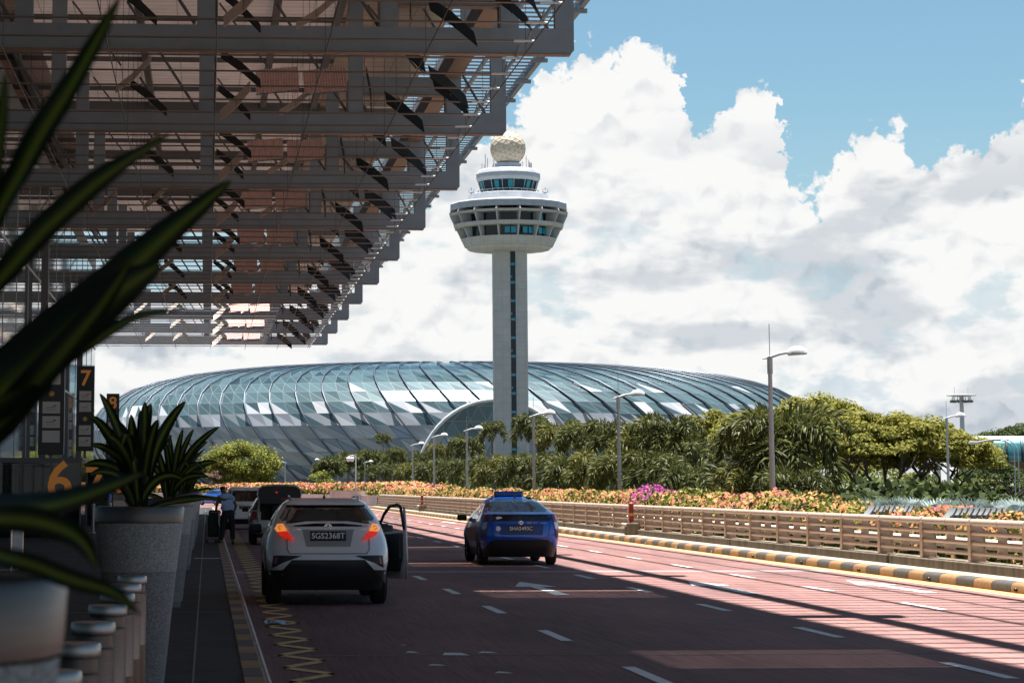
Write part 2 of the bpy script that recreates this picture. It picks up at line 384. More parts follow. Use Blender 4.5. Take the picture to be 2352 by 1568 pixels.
# zigzag
m=MB();ys=16.9;i=0;w_=.028
prev=None
while ys<100:
    p=(.74 if i%2 else 1.17,ys)
    if prev:
        (x0,y0),(x1,y1)=prev,p
        m.add([(x0,y0-.16,.006),(x0,y0+.16,.006),(x1,y1+.16,.006),(x1,y1-.16,.006)],[(0,1,2,3)])
    prev=p;ys+=.825;i+=1
structure(m.build('zigzag_marking',mat('zigzag_yellow',(.62,.44,.19),.7,var=.2,vs=6)))
# pale joint strips across the road
m=MB()
m.box(.6,12.95,47.5,48.3,.0015,.003);
structure(m.build('joint_strip',mat('pale_joint',(.34,.30,.31),.8,c2=(.24,.20,.20),vs=3)))
m=MB();m.box(.6,9,24.2,24.3,.0015,.003);m.box(.6,12.9,104,104.3,.0015,.003);structure(m.build('seam_strip',mat('seam',(.18,.13,.125),.8,var=.3,vs=6)))
# right kerb, striped face and rounded top
k=MB();y=6;n=0
KN=[(13.02,0),(13.02,.11),(13.05,.155),(13.12,.172),(13.24,.175)]
y=5.
while y<192:
    mi=n%2;a=y+.01;b=y+.93
    vs=[(x,a,z) for x,z in KN]+[(x,b,z) for x,z in KN]
    k.add(vs,[(j,j+1,j+6,j+5) for j in range(4)],mi)
    y+=.94;n+=1
structure(k.build('right_kerb',[kyel,kblk],smooth=True))
k=MB();k.box(13.04,13.2,4,192,-.05,.02);k.box(13.241,13.76,4,192,-.05,.172);
for y in (44.4,73,102,131): k.box(13.242,13.75,y,y+.03,.172,.174)
structure(k.build('verge',mat('verge_concrete',(.36,.31,.25),.85,var=.18,vs=4,bump=.3)))
k=MB();y=4
while y<190: k.box(13.76,14.3,y,y+14.3,-.05,.345);y+=14.5
structure(k.build('plinth_kerb',dconc,bevel=.02))
k=MB().box(14.301,14.95,4,192,-.05,.2);structure(k.build('service_strip',dconc))
k=MB();y=15
t=empty('reflector_studs',(0,0,0),0,'small round reflectors set into the foot of the striped kerb','reflectors','kerb reflectors');
for i in range(18):
    MB().lathe([(.0,0),(.035,.01),(.035,.05),(.02,.06)],8,(13.0,33+i*4.6,.03)).build('stud',black if i<6 else chrome,t)
# ------------------------------------------------------------------ canopy over the drop-off lanes
brown=mat('brown_soffit',(.24,.17,.13),.6,var=.12,vs=3)
can_g=mat('canopy_grey',(.27,.32,.375),.6,c2=(.22,.26,.31),vs=1.2,bump=.05)
can_d=mat('canopy_dark',(.14,.14,.145),.6)
lou_m=mat('louvre_alu',(.34,.33,.33),.5)
tube_m=mat('satin_tube',(.22,.19,.17),.38,.5)
cable_m=mat('cable_dark',(.05,.05,.05),.5)
pan_d=mat('reflector_dark',(.012,.011,.010),.75,spec=.15)
pan_b=mat('reflector_mesh',(.55,.45,.38),.6)
def ceiling_mat(name,c,tr,period):
    m=bpy.data.materials.new(name);m.use_nodes=True;nt=m.node_tree;b=nt.nodes['Principled BSDF'];out=nt.nodes['Material Output']
    b.inputs['Roughness'].default_value=.6
    tc=nt.nodes.new('ShaderNodeTexCoord');sp=nt.nodes.new('ShaderNodeSeparateXYZ');nt.links.new(tc.outputs['Object'],sp.inputs[0])
    def M(op,a,b_=None):
        n=nt.nodes.new('ShaderNodeMath');n.operation=op
        for i,x in enumerate((a,b_)):
            if x is None: continue
            if isinstance(x,(int,float)):n.inputs[i].default_value=x
            else:nt.links.new(x,n.inputs[i])
        return n.outputs[0]
    fy_=M('FRACT',M('MULTIPLY',sp.outputs[1],1/period));ly=M('LESS_THAN',fy_,.10)
    fx_=M('FRACT',M('MULTIPLY',sp.outputs[0],1/1.15));lx=M('LESS_THAN',fx_,.03)
    ln=M('MAXIMUM',ly,lx)
    n=nt.nodes.new('ShaderNodeTexNoise');n.inputs['Scale'].default_value=.45;n.inputs['Detail'].default_value=3;nt.links.new(tc.outputs['Object'],n.inputs['Vector'])
    r=nt.nodes.new('ShaderNodeValToRGB');nt.links.new(n.outputs['Fac'],r.inputs[0]);r.color_ramp.elements[0].position=.35;r.color_ramp.elements[1].position=.65
    r.color_ramp.elements[0].color=(*[x*.72 for x in c],1);r.color_ramp.elements[1].color=(*c,1)
    mx=nt.nodes.new('ShaderNodeMix');mx.data_type='RGBA';nt.links.new(ln,mx.inputs[0]);nt.links.new(r.outputs[0],mx.inputs[6]);mx.inputs[7].default_value=(*[x*.45 for x in c],1)
    nt.links.new(mx.outputs[2],b.inputs['Base Color'])
    t=nt.nodes.new('ShaderNodeBsdfTranslucent');nt.links.new(mx.outputs[2],t.inputs['Color'])
    ms=nt.nodes.new('ShaderNodeMixShader');ms.inputs[0].default_value=tr
    nt.links.new(b.outputs[0],ms.inputs[1]);nt.links.new(t.outputs[0],ms.inputs[2]);nt.links.new(ms.outputs[0],out.inputs[0])
    return m
ceil_m=ceiling_mat('ceiling_pink',(.62,.49,.45),.055,.62)
ceil_g=ceiling_mat('ceiling_grey',(.46,.38,.32),.0,.9)
S=14.32;Y0=61.3
canopy=empty('canopy',(0,Y0,0),0,'long steel canopy with stepped trusses, louvred edge and pinkish ceiling over the drop-off lanes','canopy')
oy=-Y0
ZB=13.1;ZT=17.6;XE=9.66
VX=[-14.6,-9.7,-4.9,-.12,4.74,7.95]
def truss(y):
    m=MB();a,b=y-.15,y+.15
    m.box(-18,XE-.09,a,b,ZB+.03,ZB+.70);
    m.prism([(XE-.5,ZB+.702),(XE,ZB+.702),(XE,18.1),(XE-.5,18.1)],'y',a,b)
    m.prism([(XE-.089,ZB+.03),(XE,ZB+.12),(XE,ZB+.70),(XE-.089,ZB+.70)],'y',a,b)
    m.box(-18,XE-.09,a-.03,b+.03,ZB,ZB+.028,1)
    for x in VX:
        m.box(x-.24,x+.24,a+.03,b-.03,ZB+.702,14.95 if x>7 else ZT-.05)
        if x>4: m.box(x-.30,x-.245,a-.03,b+.03,ZB+.702,14.8,2)
    m.box(4.99,7.70,a+.02,b-.02,14.4,14.98);m.box(4.99,7.70,a-.04,b+.04,14.37,14.398,1)
    m.box(8.2,9.15,a+.05,b-.05,16.9,17.5)
    # bracing rods
    for x in VX[:-1]:
        m.tube([(x-2.6,y,ZT-.2),(x-.3,y,ZB+.75)],.05,6,2);m.tube([(x+.4,y+.1,ZT-.2),(x+2.0,y+.1,ZB+2.2)],.035,5,2)
    for d in (-.06,.06): m.tube([(6.9,y+d,17.4),(8.98,y+d,ZB+.72)],.032,6,3)
    m.tube([(5.2,y,17.3),(7.0,y,15.1)],.03,5,3)
    return m
for i in range(-8,10):
    y=oy+Y0+S*i
    truss(y).build('truss',[can_g,brown,can_d,tube_m],canopy,loc=(0,0,0))
# longitudinal brown beam, gutter, purlins, deck edge
ya,yb=oy+Y0-S*8-2,oy+Y0+S*9+.6
m=MB();m.box(7.64,8.15,ya,yb,14.985,15.6,0);m.box(7.62,8.17,ya,yb,14.955,14.984,1);m.build('edge_beam',[can_g,brown],canopy)
MB().box(9.0,9.38,ya,yb,18.16,18.5).build('gutter_beam',can_g,canopy)
for X,w_ in ((10.7,.12),(11.8,.08)): MB().box(X-w_/2,X+w_/2,ya,yb,18.14,18.28).build('purlin',can_g,canopy)
m=MB();m.box(12.72,12.9,ya,yb,18.14,18.52)
y=ya+1
while y<yb: m.box(12.4,13.02,y,y+.16,17.99,18.135);y+=S/3
m.build('deck_edge',can_g,canopy)
# louvre blades of the deck
m=MB();y=ya
while y<yb:
    x0=8.15
    m.obox((x0,y,18.33),(12.72,y,18.33),.13,.05);y+=S/19
m.build('louvre_deck',lou_m,canopy)
# solid roof with a louvred slot in every bay
m=MB()
for i in range(-9,10):
    y=oy+Y0+S*i
    m.box(4.65,8.12,y-2.6,y+5.7,17.62,17.72)
    for (a,b) in ((5.8,8.3),):
        yy=y+a
        while yy<y+b: m.obox((4.66,yy,17.7),(8.1,yy,17.7),.232,.05,0);yy+=.25
    m.box(4.65,8.12,y+8.4,y+S-2.6-.002,17.62,17.72)
    m.box(4.65,8.12,y+8.3,y+8.5,17.4,17.62)
m.build('grey_roof_panels',ceil_g,canopy)
m=MB();m.add([(-18,ya,17.66),(4.64,ya,17.66),(4.64,oy+Y0+S*6+1,17.66),(-18,oy+Y0+S*6+1,17.66)],[(0,1,2,3)]);m.build('ceiling',ceil_m,canopy)
MB().box(4.3,4.95,ya,oy+Y0+S*6+1,17.74,17.95).build('leak_cover',can_g,canopy)  # cover added above the ceiling edge, keeps sun from leaking through
MB().box(-18,-6.2,ya,oy+Y0+S*6+1,17.98,18.1).build('upper_roof',can_d,canopy)
m=MB()
for i in range(-9,7):
    y=oy+Y0+S*i+S/2
    m.box(-18,4.6,y-.15,y+.15,17.2,17.6)
    for q in (-3.9,3.9): m.box(-18,4.6,y+q-.05,y+q+.05,17.42,17.6)
for x in (-12,-7.1,-2.4,2.2,4.3): m.box(x-.12,x+.12,ya,oy+Y0+S*6+1,17.35,17.62)
m.build('ceiling_joists',can_d,canopy)
# cable nets hung under the trusses
GLINT=mat('tube_glint',(.80,.82,.84),.4)  # white paint in place of the bright highlights on the tube ends
for X,z in ((8.15,12.84),(5.55,12.8),(2.95,12.75),(.15,12.8),(-2.6,12.8),(-5.3,12.8),(-8,12.8)):
    m=MB();m.tube([(X,ya,z),(X,yb,z)],.018,5)
    y=ya
    while y<yb: m.tube([(X,y+.3,z),(X,y+.3,17.4)],.008,3,cap=False);y+=S/3
    m.build('cable',cable_m,canopy)
for i in range(-4,10):
    for j in range(6):
        yy=oy+Y0-.4+S*i+S/6*j
        if i==9 and j>0: break
        m=MB();m.tube([(-17,yy,12.95),(8.25,yy,12.95)],.027,8);m.tube([(7.7,yy,12.95),(8.24,yy,12.95)],.034,8,2);m.tube([(8.15,yy,13.3),(8.02,yy,12.85)],.02,4)
        m.build('tube_rail',[tube_m,chrome,GLINT],canopy)
# hanging reflector panels (folded plates)
def panel(c,u,v,fold,mm,crease=tube_m):
    c=Vector(c);u=Vector(u);v=Vector(v);nrm=u.cross(v).normalized()
    t=.02;m=MB()
    # hexagonal outline with a crease across the middle
    pts=[(-.5,-.5,0),(0,-.5,fold),(.5,-.36,0),(.5,.5,0),(0,.5,fold),(-.5,.36,0)]
    top=[c+u*a+v*b+nrm*f for a,b,f in pts];bot=[p+nrm*t for p in top]
    m.add(top+bot,[(0,1,4,5),(1,2,3,4),(7,6,11,10),(8,7,10,9)]+[(i,(i+1)%6,(i+1)%6+6,i+6) for i in range(6)],0)
    m.tube([c+u*0+v*-.56+nrm*(fold-.015),c+v*.5+nrm*(fold-.015)],.014,4,1)
    return m
def corrug(c,wx,hy,tilt,n=16):
    "corrugated sheet, ribs run along the slope"
    m=MB();vs=[];fs=[];k=n*4
    cs,sn=math.cos(tilt),math.sin(tilt)
    for i in range(k+1):
        x=-wx/2+wx*i/k;b=.032*math.cos(i/4*2*PI)
        for s_ in (-.5,-.03,.03,.5): vs.append((c[0]+x,c[1]+hy*s_*cs-b*sn,c[2]+hy*s_*sn+b*cs+.1*x))
    for i in range(k):
        for j in range(3): a=i*4+j;fs.append((a,a+1,a+5,a+4))
    m.add(vs,fs,0)
    for s_ in (-.5,0,.5):
        m.obox((c[0]-wx/2,c[1]+hy*s_*cs+.03*sn,c[2]+hy*s_*sn-.03*cs-.1*wx/2),(c[0]+wx/2,c[1]+hy*s_*cs+.03*sn,c[2]+hy*s_*sn-.03*cs+.1*wx/2),.03,.03,1)
    return m
cor_m=mat('corrugated_salmon',(.92,.66,.59),.5)
NP=0
for i in range(-1,9):
    y=oy+Y0+S*i
    items=[]
    dk=lambda x,yy,z,w_=1.0,l=2.4,dz=.95: items.append(('d',(x,y+yy*1.62,z),(w_*1.12,.0,-dz),(.0,.95*l/2.4,.62*l/2.4)))
    bg_=lambda x,yy,z,w_=.8,l=2.2,dz=.85: items.append(('b',(x,y+yy*1.62,z),(-w_*1.1,0,-dz*1.1),(.0,.9*l/2.2,.5*l/2.2)))
    dk(5.35,1.6,13.7);dk(6.95,3.9,13.3);dk(6.0,6.4,13.2,1.05,2.3);dk(7.6,7.3,13.9,1.0,2.2)
    bg_(.75,5.2,13.2);dk(.85,2.6,13.4,1.0,1.5,.9);bg_(2.7,7.9,13.9,.9,1.4,.7);dk(.75,7.3,13.7,.9,1.4)
    items.append(('d',(4.9,y+10.5,13.9),(.16,0,-1.3),(.1,1.2,.4)));
    bg_(-2.2,3.2,13.4,.9,1.5);dk(-1.9,6.5,13.6,1.0,1.4)
    if i%2==0: bg_(-4.4,5,13.5,.9,1.4)
    for kind,c_,u_,v_ in items:
        if i<0 and kind=='b' and c_[0]<0: continue
        NP+=1
        o=panel(c_,u_,v_,.05,0).build('reflector_panel',[pan_d if kind=='d' else pan_b,tube_m],canopy)
    for x0 in (1.95,3.35):
        corrug((x0,y+6.5,13.5),1.25,1.55,R(36)).build('corrugated_panel',[cor_m,can_d],canopy,smooth=40)
# ------------------------------------------------------------------ terminal facade on the left
glass_f=mat('facade_glass',(.22,.29,.32),.04,.7,spec=.9)
fac=empty('terminal_facade',(-7.4,119,0),0,'tall reflective glass terminal front running along the left pavement','building')
m=MB();m.box(-.12,0,-175,36,.0,15.5);m.build('glass_wall',glass_f,fac)
m=MB()
y=-75
while y<36: m.box(.001,.02,y,y+.05,0,15.5);y+=5.88
for z in (2.6,6.6,10.6): m.box(.0011,.03,-75,36,z,z+.10)
m.build('mullion_grid',gal,fac)
m=MB();m.box(-12,-.13,35.8,36,0,17.2);m.build('frosted_end_wall',mat('frosted_white',(.62,.66,.68),.35),fac)
m=MB();m.box(-12,.0,-175,35.5,15.51,16.6);m.build('facade_top_beam',can_d,fac)
for yy in (-46,-17.5,11):
    MB().box(.2,.5,yy,yy+.4,0,13.2).build('column',can_d,fac)
# sign pylons
org=mat('orange_number',(.50,.19,.045),.5,emit=(.8,.30,.06),es=.05)
sgn=mat('sign_dark',(.030,.033,.036),.45);sgp=mat('sign_plate',(.62,.60,.56),.6,var=.05,vs=20)
red_m=mat('logo_red',(.55,.05,.05),.5);gold_m=mat('logo_gold',(.7,.38,.08),.5);blu_m=mat('logo_blue',(.05,.1,.35),.5);dk_m=mat('logo_grey',(.2,.2,.2),.5)
def pylon(Y,num,label,xr,ztop,zbot,w_=.86):
    t=empty('sign_pylon',(xr-w_/2,Y,0),0,label,'sign','gate sign pylons along the terminal front')
    MB().box(-w_/2,w_/2,0,.35,zbot,ztop).build('cabinet',sgn,t,bevel=.01)
    MB().box(-.06,.06,.1,.25,.05,zbot-.001).build('post',can_d,t)
    text('number',num,1.05,org,t,(0,-.012,ztop-.62),ext=.004,bold=.02)
    z=ztop-1.22;k=0
    cols=[red_m,gold_m,blu_m,dk_m]
    while z-.5>zbot+.08:
        if k==2: 
            MB().lathe([(.01,0),(.11,.0),(.09,.01)],12,(0,0,0)).build('orange_mark',gold_m,t,loc=(0,-.01,z-.25)).rotation_euler=(R(90),0,0)
        else:
            MB().box(-w_*.34,w_*.34,-.012,-.001,z-.46,z).build('plate',sgp,t)
            q=random.Random(k*7+int(Y));mk=MB()
            if k!=5:
                mk.box(-.2,.12,-.016,-.013,z-.25,z-.22,1)
                mk.prism([(.05,z-.16),(.2,z-.12),(.16,z-.2),(.08,z-.2)],'y',-.017,-.013,0)
                mk.box(-.2,.2,-.016,-.013,z-.34,z-.325,1)
                mk.build('plate_mark',[cols[(k+int(Y))%4],dk_m],t)
        z-=.56;k+=1
    return t
pylon(92.4,'6','nearest dark sign pylon, largest of the three, partly behind the big leaves',-5.58,7.9,2.95,1.0)
pylon(116.4,'7','dark sign pylon with orange number 7 above white plates',-5.58,7.6,3.45)
pylon(149.4,'8','dark sign pylon with orange number 8, farthest of the three',-5.58,7.55,3.3,.8)
# glazed door lobbies with large numbers
LGL=seethrough('lobby_glass',(.42,.50,.50),.62)
def lobby(Y,num,label,x1,nx):
    t=empty('door_lobby',(0,Y,0),0,label,'door lobby','numbered door lobbies')
    MB().add([(-7.3,0,.05),(x1,0,.05),(x1,0,2.5),(-7.3,0,2.5),(x1,2.6,.05),(x1,2.6,2.5),(-7.3,2.6,.05),(-7.3,2.6,2.5)],[(0,1,2,3),(1,4,5,2),(6,4,5,7)]).build('glass_box',LGL,t,fix=False)
    MB().box(-7.3,x1,.01,2.6,2.5,2.56).build('lobby_roof',can_d,t)
    m=MB()
    for x in (-7.3,-6.2,-5.2,x1-.06): m.box(x,x+.06,-.03,-.001,.05,2.5)
    m.box(-7.3,x1,-.03,-.001,2.5,2.58);m.box(-7.3,x1+.03,-.03,2.65,2.581,2.66);m.build('frame',can_d,t)
    text('door_number',num,1.75,org,t,(nx,-.035,1.85),ext=.003,bold=.03)
lobby(78.7,'6','glass door lobby with a big orange 6, nearest one',-4.15,-4.87)
lobby(102.4,'7','glass door lobby with an orange 7 behind the first lobby',-4.2,-4.83)
lobby(131,'8','glass door lobby with an orange 8 seen through the planter leaves',-4.1,-4.65)
# luggage trolleys
def trolley(loc,rz,label):
    t=empty('luggage_trolley',loc,rz,label,'trolley','luggage trolleys on the left pavement')
    MB().tube([(-.28,0,.25),(-.28,0,1.0),(-.22,-.05,1.05),(.22,-.05,1.05),(.28,0,1.0),(.28,0,.25)],.018,6).build('handle_frame',chrome,t)
    m=MB();m.tube([(-.28,0,.25),(-.2,.9,.18),(.2,.9,.18),(.28,0,.25)],.016,6);
    for i in range(5):m.tube([(-.24+.12*i,.02,.24),(-.18+.09*i,.88,.19)],.008,4)
    m.build('base_frame',chrome,t)
    MB().box(-.25,.25,-.02,.0,.55,.95).build('back_board',mat('trolley_board',(.25,.3,.33),.3),t)
    for x,y in ((-.22,.05),(.22,.05),(0,.8)):
        MB().lathe([(.06,-.02),(.06,.02)],10).build('wheel',black,t,loc=(x,y,.11)).rotation_euler=(0,R(90),0)
trolley((-4.0,40.5,.05),R(20),'chrome luggage trolley parked on the dark pavement at far left')
trolley((-3.25,41,.05),R(75),'second chrome luggage trolley, turned sideways beside the leftmost one')
trolley((-4.7,73,.05),R(10),'small chrome luggage trolley standing beneath the number 6 lobby')
for i,(x,y) in enumerate(((-4.1,86),(-3.7,91),(-3.3,99))):
    t=empty('queue_post',(x,y,0),0,['nearest slim bright post on the pavement by the lobbies','middle slim bright post on the pavement by the lobbies','farthest slim bright post on the pavement by the lobbies'][i],'post','slim posts by the lobbies')
    MB().lathe([(.16,.05),(.16,.07),(.05,.09),(.05,1.0),(.07,1.02),(.07,1.1),(.0,1.12)],12).build('shaft',steel,t)
# ------------------------------------------------------------------ planters, plants, bollards
def terrazzo(name,a,b):
    m=mat(name,a,.75,bump=.15,bs=120);nt=m.node_tree;bb=nt.nodes['Principled BSDF'];tc=nt.nodes.new('ShaderNodeTexCoord')
    n=nt.nodes.new('ShaderNodeTexNoise');n.inputs['Scale'].default_value=95;n.inputs['Detail'].default_value=3;n.inputs['Roughness'].default_value=.8;nt.links.new(tc.outputs['Object'],n.inputs['Vector'])
    n2=nt.nodes.new('ShaderNodeTexNoise');n2.inputs['Scale'].default_value=3;nt.links.new(tc.outputs['Object'],n2.inputs['Vector'])
    r=nt.nodes.new('ShaderNodeValToRGB');nt.links.new(n.outputs['Fac'],r.inputs[0]);r.color_ramp.elements[0].position=.4;r.color_ramp.elements[1].position=.62
    r.color_ramp.elements[0].color=(*b,1);r.color_ramp.elements[1].color=(*a,1)
    x=nt.nodes.new('ShaderNodeMix');x.data_type='RGBA';x.blend_type='MULTIPLY';x.inputs[0].default_value=.35;nt.links.new(r.outputs[0],x.inputs[6]);nt.links.new(n2.outputs['Fac'],x.inputs[7]);nt.links.new(x.outputs[2],bb.inputs['Base Color'])
    return m
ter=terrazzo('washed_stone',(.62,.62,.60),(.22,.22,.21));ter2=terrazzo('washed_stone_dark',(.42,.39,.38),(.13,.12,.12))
rimm=mat('planter_rim_steel',(.11,.095,.09),.38,1,var=.1,vs=5,stretch=(1,1,12))
def planter(loc,label):
    t=empty('planter',loc,0,label,'planter','tall round planters along the kerb')
    H=1.50
    MB().lathe([(.345,H-.12),(.352,H-.01),(.345,H),(.325,H),(.32,H-.12)],56,capt=False,capb=False).build('steel_rim',rimm,t,smooth=50)
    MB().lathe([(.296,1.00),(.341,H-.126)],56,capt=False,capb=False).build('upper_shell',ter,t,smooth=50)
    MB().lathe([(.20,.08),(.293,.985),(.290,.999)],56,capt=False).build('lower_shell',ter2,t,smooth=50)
    MB().lathe([(.18,0),(.18,.08)],40,capt=False).build('foot',can_d,t,smooth=50)
    MB().lathe([(.0,0),(.318,0)],32,(0,0,H-.1),capt=False,capb=False).build('soil',mat('soil',(.05,.035,.025),.95,bump=.6,bs=40),t)
    return t
PLX=-.53
PY=[3.95,18.6,33.2,48.2,63.2,78.2]
lab=['nearest planter, blurred and cut by the left edge of the frame','big speckled planter with steel rim in front of the bollards','second speckled planter from the bollards, partly behind the first','third planter in the receding row','fourth planter in the row, mostly hidden by the ones in front','farthest planter of the row']
for y,l in zip(PY,lab): planter((PLX-(.05 if y<5 else 0),y,.05),l)
# strap leaves with pale centre stripe
def strapmat():
    m=bpy.data.materials.new('strap_leaf');m.use_nodes=True;nt=m.node_tree;b=nt.nodes['Principled BSDF'];out=nt.nodes['Material Output']
    uv=nt.nodes.new('ShaderNodeAttribute');uv.attribute_name='v'
    r=nt.nodes.new('ShaderNodeValToRGB');nt.links.new(uv.outputs['Fac'],r.inputs[0])
    e=r.color_ramp.elements;e[0].color=(.006,.014,.006,1);e[0].position=.30;e[1].color=(.17,.21,.03,1);e[1].position=.95
    e2=e.new(.55);e2.color=(.014,.032,.008,1);e3=e.new(.78);e3.color=(.085,.12,.015,1)
    nt.links.new(r.outputs[0],b.inputs['Base Color']);b.inputs['Roughness'].default_value=.45;b.inputs['Specular IOR Level'].default_value=.22
    t=nt.nodes.new('ShaderNodeBsdfTranslucent');nt.links.new(r.outputs[0],t.inputs['Color'])
    mx=nt.nodes.new('ShaderNodeMixShader');mx.inputs[0].default_value=.4;nt.links.new(b.outputs[0],mx.inputs[1]);nt.links.new(t.outputs[0],mx.inputs[2]);nt.links.new(mx.outputs[0],out.inputs[0])
    return m
strap=strapmat()
def leaf(path,w_,face=None,n=26,fold=.18,wave=0,twist=0):
    "strap leaf along a 3D path; wide in the middle, pointed tip, slight V section, stored stripe value"
    pts=[Vector(p) for p in path]
    def cr(t):
        t=t*(len(pts)-1);i=min(int(t),len(pts)-2);f=t-i
        p0=pts[max(i-1,0)];p1=pts[i];p2=pts[i+1];p3=pts[min(i+2,len(pts)-1)]
        return .5*((2*p1)+(p2-p0)*f+(2*p0-5*p1+4*p2-p3)*f*f+(3*p1-p0-3*p2+p3)*f**3)
    K=9;vs=[];val=[];fs=[]
    for i in range(n+1):
        t=i/n;p=cr(t);d=(cr(min(1,t+.01))-cr(max(0,t-.01))).normalized()
        toeye=face if face is not None else Vector((0,0,1))
        toeye=Vector(toeye)
        s_=d.cross(toeye);s_=s_.normalized() if s_.length>1e-4 else Vector((1,0,0))
        if twist: s_=Quaternion(d,twist*t)@s_
        nn=s_.cross(d)
        ww=w_*(.42+.58*math.sin(min(1,t/.5)*PI/2))*(1 if t<.45 else max(.0,1-((t-.45)/.55)**2.2))**.8
        for k in range(K):
            q=(k-(K-1)/2)/((K-1)/2)
            o=p+s_*ww/2*q-nn*(ww*fold*(1-abs(q)))+nn*(wave*math.sin(t*17+q*2)*ww*abs(q))
            vs.append(o);val.append(1-abs(q))
    for i in range(n):
        for k in range(K-1): a=i*K+k;fs.append((a,a+1,a+K+1,a+K))
    return vs,fs,val
def plant_obj(leaves,label,group=None,loc=None):
    t=empty('strap_leaf_plant',loc or (0,0,0),0,label,'potted plant',group)
    for vs,fs,val in leaves:
        if loc: vs=[Vector(v)-Vector(loc) for v in vs]
        me=bpy.data.meshes.new('leaf');me.from_pydata([tuple(v) for v in vs],[],fs);me.materials.append(strap)
        at=me.attributes.new('v','FLOAT','POINT');at.data.foreach_set('value',val)
        me.polygons.foreach_set('use_smooth',[True]*len(me.polygons))
        o=bpy.data.objects.new('leaf',me);col.objects.link(o);o.parent=t
    return t
# near plant: leaves reach across the upper left of the view
root=Vector((PLX,3.95,1.52))
def P3s(l): return [P3(x,y,d*1.63) for x,y,d in l]
fc_=Vector((-.2,-.9,.35))
near=[]
def NL(ctrl,w_,**k): near.append(leaf([root+Vector((random.uniform(-.05,.1),random.uniform(-.06,.1),0))]+P3s(ctrl),w_,face=fc_,n=40,**k))
NL([(-60,620,2.35),(60,360,2.3),(170,180,2.3),(278,-10,2.3)],.050)
NL([(-120,820,2.5),(40,590,2.5),(180,450,2.55),(285,370,2.6),(392,305,2.7)],.055)
NL([(-150,1000,2.7),(40,830,2.75),(210,690,2.8),(370,545,2.9),(532,412,3.0)],.105)
NL([(-160,1040,2.5),(20,880,2.5),(170,745,2.55),(290,650,2.6),(368,604,2.65)],.11)
NL([(-160,880,2.4),(-40,560,2.35),(0,300,2.3),(14,165,2.3)],.03)
NL([(-160,1190,2.6),(20,1165,2.7),(160,1145,2.8),(330,1085,2.9)],.075)
NL([(-160,1120,2.5),(0,960,2.5),(120,830,2.5),(230,700,2.55),(300,600,2.6)],.06)
NL([(-120,1210,2.2),(20,1190,2.2),(120,1205,2.2),(185,1240,2.2),(226,1305,2.2)],.045)
NL([(-120,1262,2.1),(40,1285,2.1),(160,1328,2.1),(260,1360,2.1),(322,1412,2.1)],.032)
NL([(-160,1120,2.7),(60,900,2.8),(250,760,2.9),(330,722,2.95),(418,712,3.0)],.030)
NL([(-160,1080,2.6),(-20,960,2.6),(70,880,2.7),(150,760,2.7)],.11)
plant_obj(near,'out-of-focus strap-leaf plant in the nearest planter, its long dark leaves crossing the upper left','strap-leaf plants in the planters',(PLX,3.95,1.45))
def stand(pi,tips,label,w_=.12,seed=1,extra=6):
    rnd=random.Random(seed);c=Vector((PLX,PY[pi],1.5));lv=[]
    for (x,y,dd) in tips:
        tip=P3(x,y,(c.y+dd)/FW.y*.995 if False else (Vector((0,c.y+dd,0)).y)/ray(x,y).y)
        b0=c+Vector((rnd.uniform(-.04,.04),rnd.uniform(-.04,.04),-.03))
        v=tip-b0
        horiz=Vector((v.x,v.y,0))
        mid=b0+v*.5+Vector((0,0,.10+.12*horiz.length))-horiz*.08
        q1=b0+(mid-b0)*.45+Vector((0,0,.05))-horiz*.03
        q3=mid+(tip-mid)*.55+Vector((0,0,.03))
        lv.append(leaf([b0,q1,mid,q3,tip],w_*rnd.uniform(.65,.9),face=Vector((rnd.uniform(-.25,.25),-1,.25)),fold=.12,wave=.06,twist=rnd.uniform(-.6,.6)))
    for i in range(extra):
        a=rnd.uniform(0,2*PI);l=rnd.uniform(.5,.85);up=rnd.uniform(.1,.75)
        d=Vector((math.cos(a),math.sin(a),0))
        lv.append(leaf([c,c+d*l*.3+Vector((0,0,up*.6)),c+d*l*.7+Vector((0,0,up*.9)),c+d*l+Vector((0,0,up*.75))],w_*.8,face=Vector((0,-.6,.8)),fold=.12,wave=.05))
    lv.append(leaf([c,c+Vector((0,0,.3)),c+Vector((.02,0,.55)),c+Vector((0,.02,.8))],w_,face=Vector((0,-1,0))))
    plant_obj(lv,label,'strap-leaf plants in the planters',tuple(c))
stand(1,[(229,903,-.1),(207,954,.2),(333,922,0),(347,926,.3),(426,921,.1),(300,951,-.3),(363,963,-.2),(207,1020,-.2),(192,1067,.2),(205,1090,-.3),(262,960,.3),(395,1000,.3),(250,1000,-.3),(236,1110,-.2),(420,1100,-.1)],'strap-leaf plant with upright pointed leaves in the big speckled planter',.115,3,2)
stand(2,[(504,979,-.1),(477,1013,.1),(420,985,0),(392,1003,.2),(452,1030,.2),(358,1030,0),(445,985,.3),(500,1060,.1),(375,1000,-.2),(340,1060,0),(480,1095,-.2)],'strap-leaf plant in the second planter, one leaf bending far right',.125,5,3)
stand(3,[(470,1030,0),(455,1040,.2),(430,1045,0),(475,1070,.2),(440,1060,-.2)],'strap-leaf plant in the third planter',.12,8,5)
stand(4,[(475,1065,0),(462,1060,.2),(450,1070,0)],'strap-leaf plant in the fourth planter',.14,9,8)
stand(5,[(478,1078,0),(468,1075,.2)],'strap-leaf plant in the farthest planter',.14,12,8)
